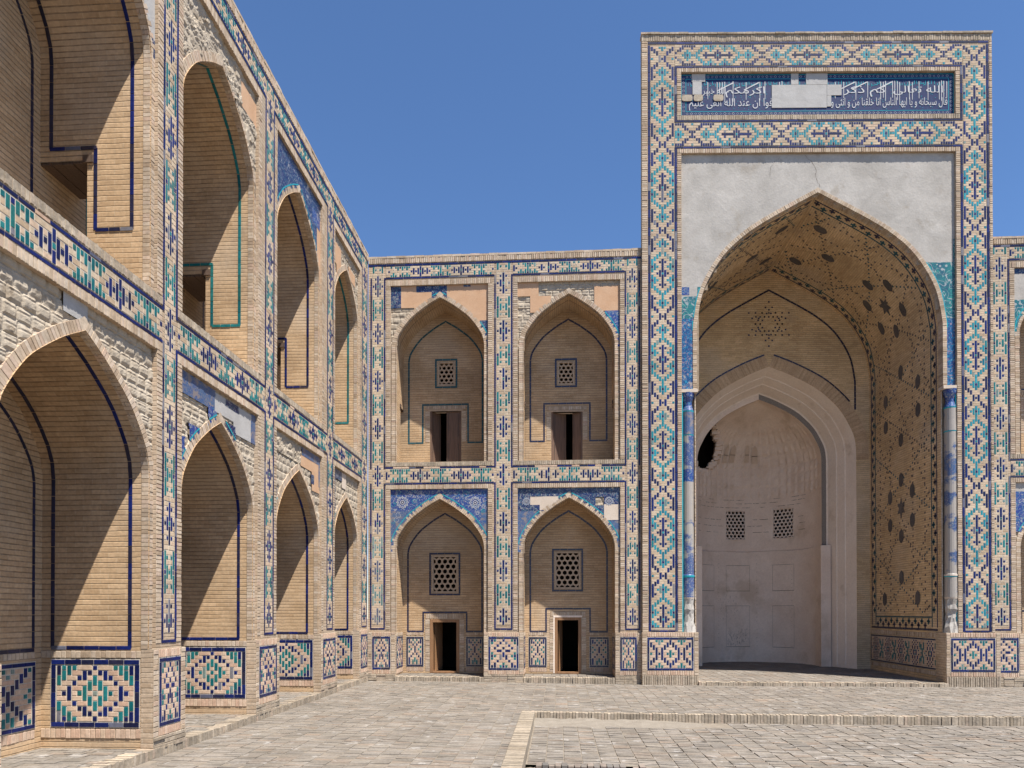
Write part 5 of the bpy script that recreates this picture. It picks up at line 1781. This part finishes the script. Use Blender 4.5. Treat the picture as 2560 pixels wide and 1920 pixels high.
while x < 17.3:
    y = 3.1+rsg.uniform(0,.1)
    while y < PITY-.01:
        L = rsg.choice((.12,.125,.13,.14,.068))
        low = x < 1.25 and y < 10.28
        if not low and not (x < 3.2-.9*k*.0 and y > 13.75+.12*math.sin(x*2) and x < 3.1):
            t1, t2, h = rsg.uniform(-.006,.006), rsg.uniform(-.006,.006), PZ+rsg.uniform(-.008,.006)
            r = rsg.random()
            xa, xb, ya, yb = x+.008, x+.262, y+.005, y+L-.005
            p = [(xa,ya,h-t1),(xb,ya,h+t1),(xb,yb,h+t2),(xa,yb,h-t2)]
            g.quad(p, 'paving_brick', r=r)
            for a_, b_ in ((0,1),(1,2),(3,0)):
                g.quad([(p[a_][0],p[a_][1],PZ-.03),(p[b_][0],p[b_][1],PZ-.03),p[b_],p[a_]], 'paving_brick', r=r)
        y += L
    x += .27; k += 1
# exposed row of brick ends where the lower paving has broken away
x = PITX+.15
while x < 1.3:
    if rsg.random() < .93:
        g.box(x+.006, x+.085, 10.18+rsg.uniform(-.02,.02), 10.40, -.34, PZ+rsg.uniform(-.012,.012), 'paving_dark', skip='db')
    x += .092
g.build('sunken_paving', None, gwarp)
structure(bpy.data.objects['sunken_paving'])

def mound(name, x0, x1, y0, y1, zf, m='dirt', n=70):
    mb = MB(); mb.smooth = True
    N = n; Mn = max(8, int(n*(y1-y0)/(x1-x0)*1.2))
    for j in range(Mn+1):
        for i in range(N+1):
            x = x0+(x1-x0)*i/N; y = y0+(y1-y0)*j/Mn
            mb.V.append((x, y, zf(x, y)))
    for j in range(Mn):
        for i in range(N):
            a = j*(N+1)+i
            mb.F.append((a, a+1, a+N+2, a+N+1)); mb.M.append(mb.mi(m)); mb.Rn.append(.5)
            mb.U.extend([(0,0)]*4)
    o = mb.build(name, None, gwarp)
    return structure(o)
def lump(x, y, s=1.): return .05*(vnoise(x*3, y*5, 2)-.35)+.035*(vnoise(x*9, y*13, 5)-.5)+.012*(vnoise(x*30, y*40, 6)-.5)
def z1(x, y):
    e = min(1, max(0, (y-13.55)/.5)) * min(1, max(0, (3.3-x)/1.6)) * 1.
    cl = max(0, vnoise(x*14, y*16, 8)-.72)*.14*math.exp(-((x-.35)/.5)**2)
    return PZ-.03+e*(.065+lump(x, y)*.8)+cl*e
mound('dirt_in_corner', PITX+.0, 3.3, 13.5, PITY+.0, z1)
def z2(x, y): 
    e = min(1, max(0, (10.25-y)/.35))
    return -.335+ .10*(vnoise(x*1.7, y*2.1, 3)-.2)+lump(x, y)*.8+ (.10 if x < .2 else 0)*min(1, max(0,(.2-x)/.5)) 
mound('dirt_in_hollow', PITX, 1.34, 7.6, 10.22, z2)

# ---- raised walk under the left arcade
w = MB()
WZ = .13
w.quad([(-7.3,2.6,WZ-.010),(EDGE-.012,2.6,WZ-.012),(EDGE-.012,20.36,WZ-.012),(-7.3,20.36,WZ-.012)], 'joint_sand')
w.quad([(EDGE-.02,2.6,-.1),(EDGE-.02,20.36,-.1),(EDGE-.02,20.36,WZ-.012),(EDGE-.02,2.6,WZ-.012)], 'joint_sand')
y = 2.7
while y < 20.33:
    d = rsg.uniform(-.012,.014)
    w.box(EDGE-.24, EDGE+d, y+.004, y+.062+rsg.uniform(-.004,.004), -.08, WZ+rsg.uniform(-.016,.004), 'kerb_brick' if rsg.random() < .45 else 'brick_soldier', skip='lb')
    y += .066
y = 2.7
while y < 20.2:
    x = -7.2
    while x < EDGE-.28:
        L = rsg.choice((.24,.26,.13))
        w.box(x+.006, x+L-.006, y+.005, y+.128, WZ-.03, WZ+rsg.uniform(-.007,.003), 'paving_brick', skip='db')
        x += L
    y += .133
w.build('raised_walk', None)
structure(bpy.data.objects['raised_walk'])

# ---- steps at the feet of the far arches
for a, b in ((-4.70,-2.12),(-.98,1.62),(12.69,15.27)):
    s = MB()
    x = a
    while x < b-.03:
        d = rsg.uniform(-.02,.015)
        s.box(x+.004, min(x+.066,b), YB-.075-d, YB+.20, -.12, .135+rsg.uniform(-.02,.004), 'kerb_brick' if rsg.random() < .6 else 'brick_soldier', skip='db')
        x += .070
    x = a
    while x < b-.05:
        y = YB+.20
        while y < YB+1.0:
            s.box(x+.005, min(x+.255,b)-.005, y+.004, y+.126, .1, .138+rsg.uniform(-.006,.004), 'paving_brick', skip='db'); y += .13
        x += .26
    structure(s.build('threshold_step', None), 'brick step at the foot of an arch')

# ---- plain earth beyond the courtyard
s = MB()
for a, b, c, d in ((-200,-9.2,-200,200),(17.4,200,-200,200),(-9.2,17.4,-200,3.05),(-9.2,17.4,29,200)):
    s.quad([(a,c,-.03),(b,c,-.03),(b,d,-.03),(a,d,-.03)], 'joint_sand')
s.quad([(-9.3,2.9,-.45),(17.5,2.9,-.45),(17.5,29.1,-.45),(-9.3,29.1,-.45)], 'joint_sand')
s.build('ground', None)
structure(bpy.data.objects['ground'])
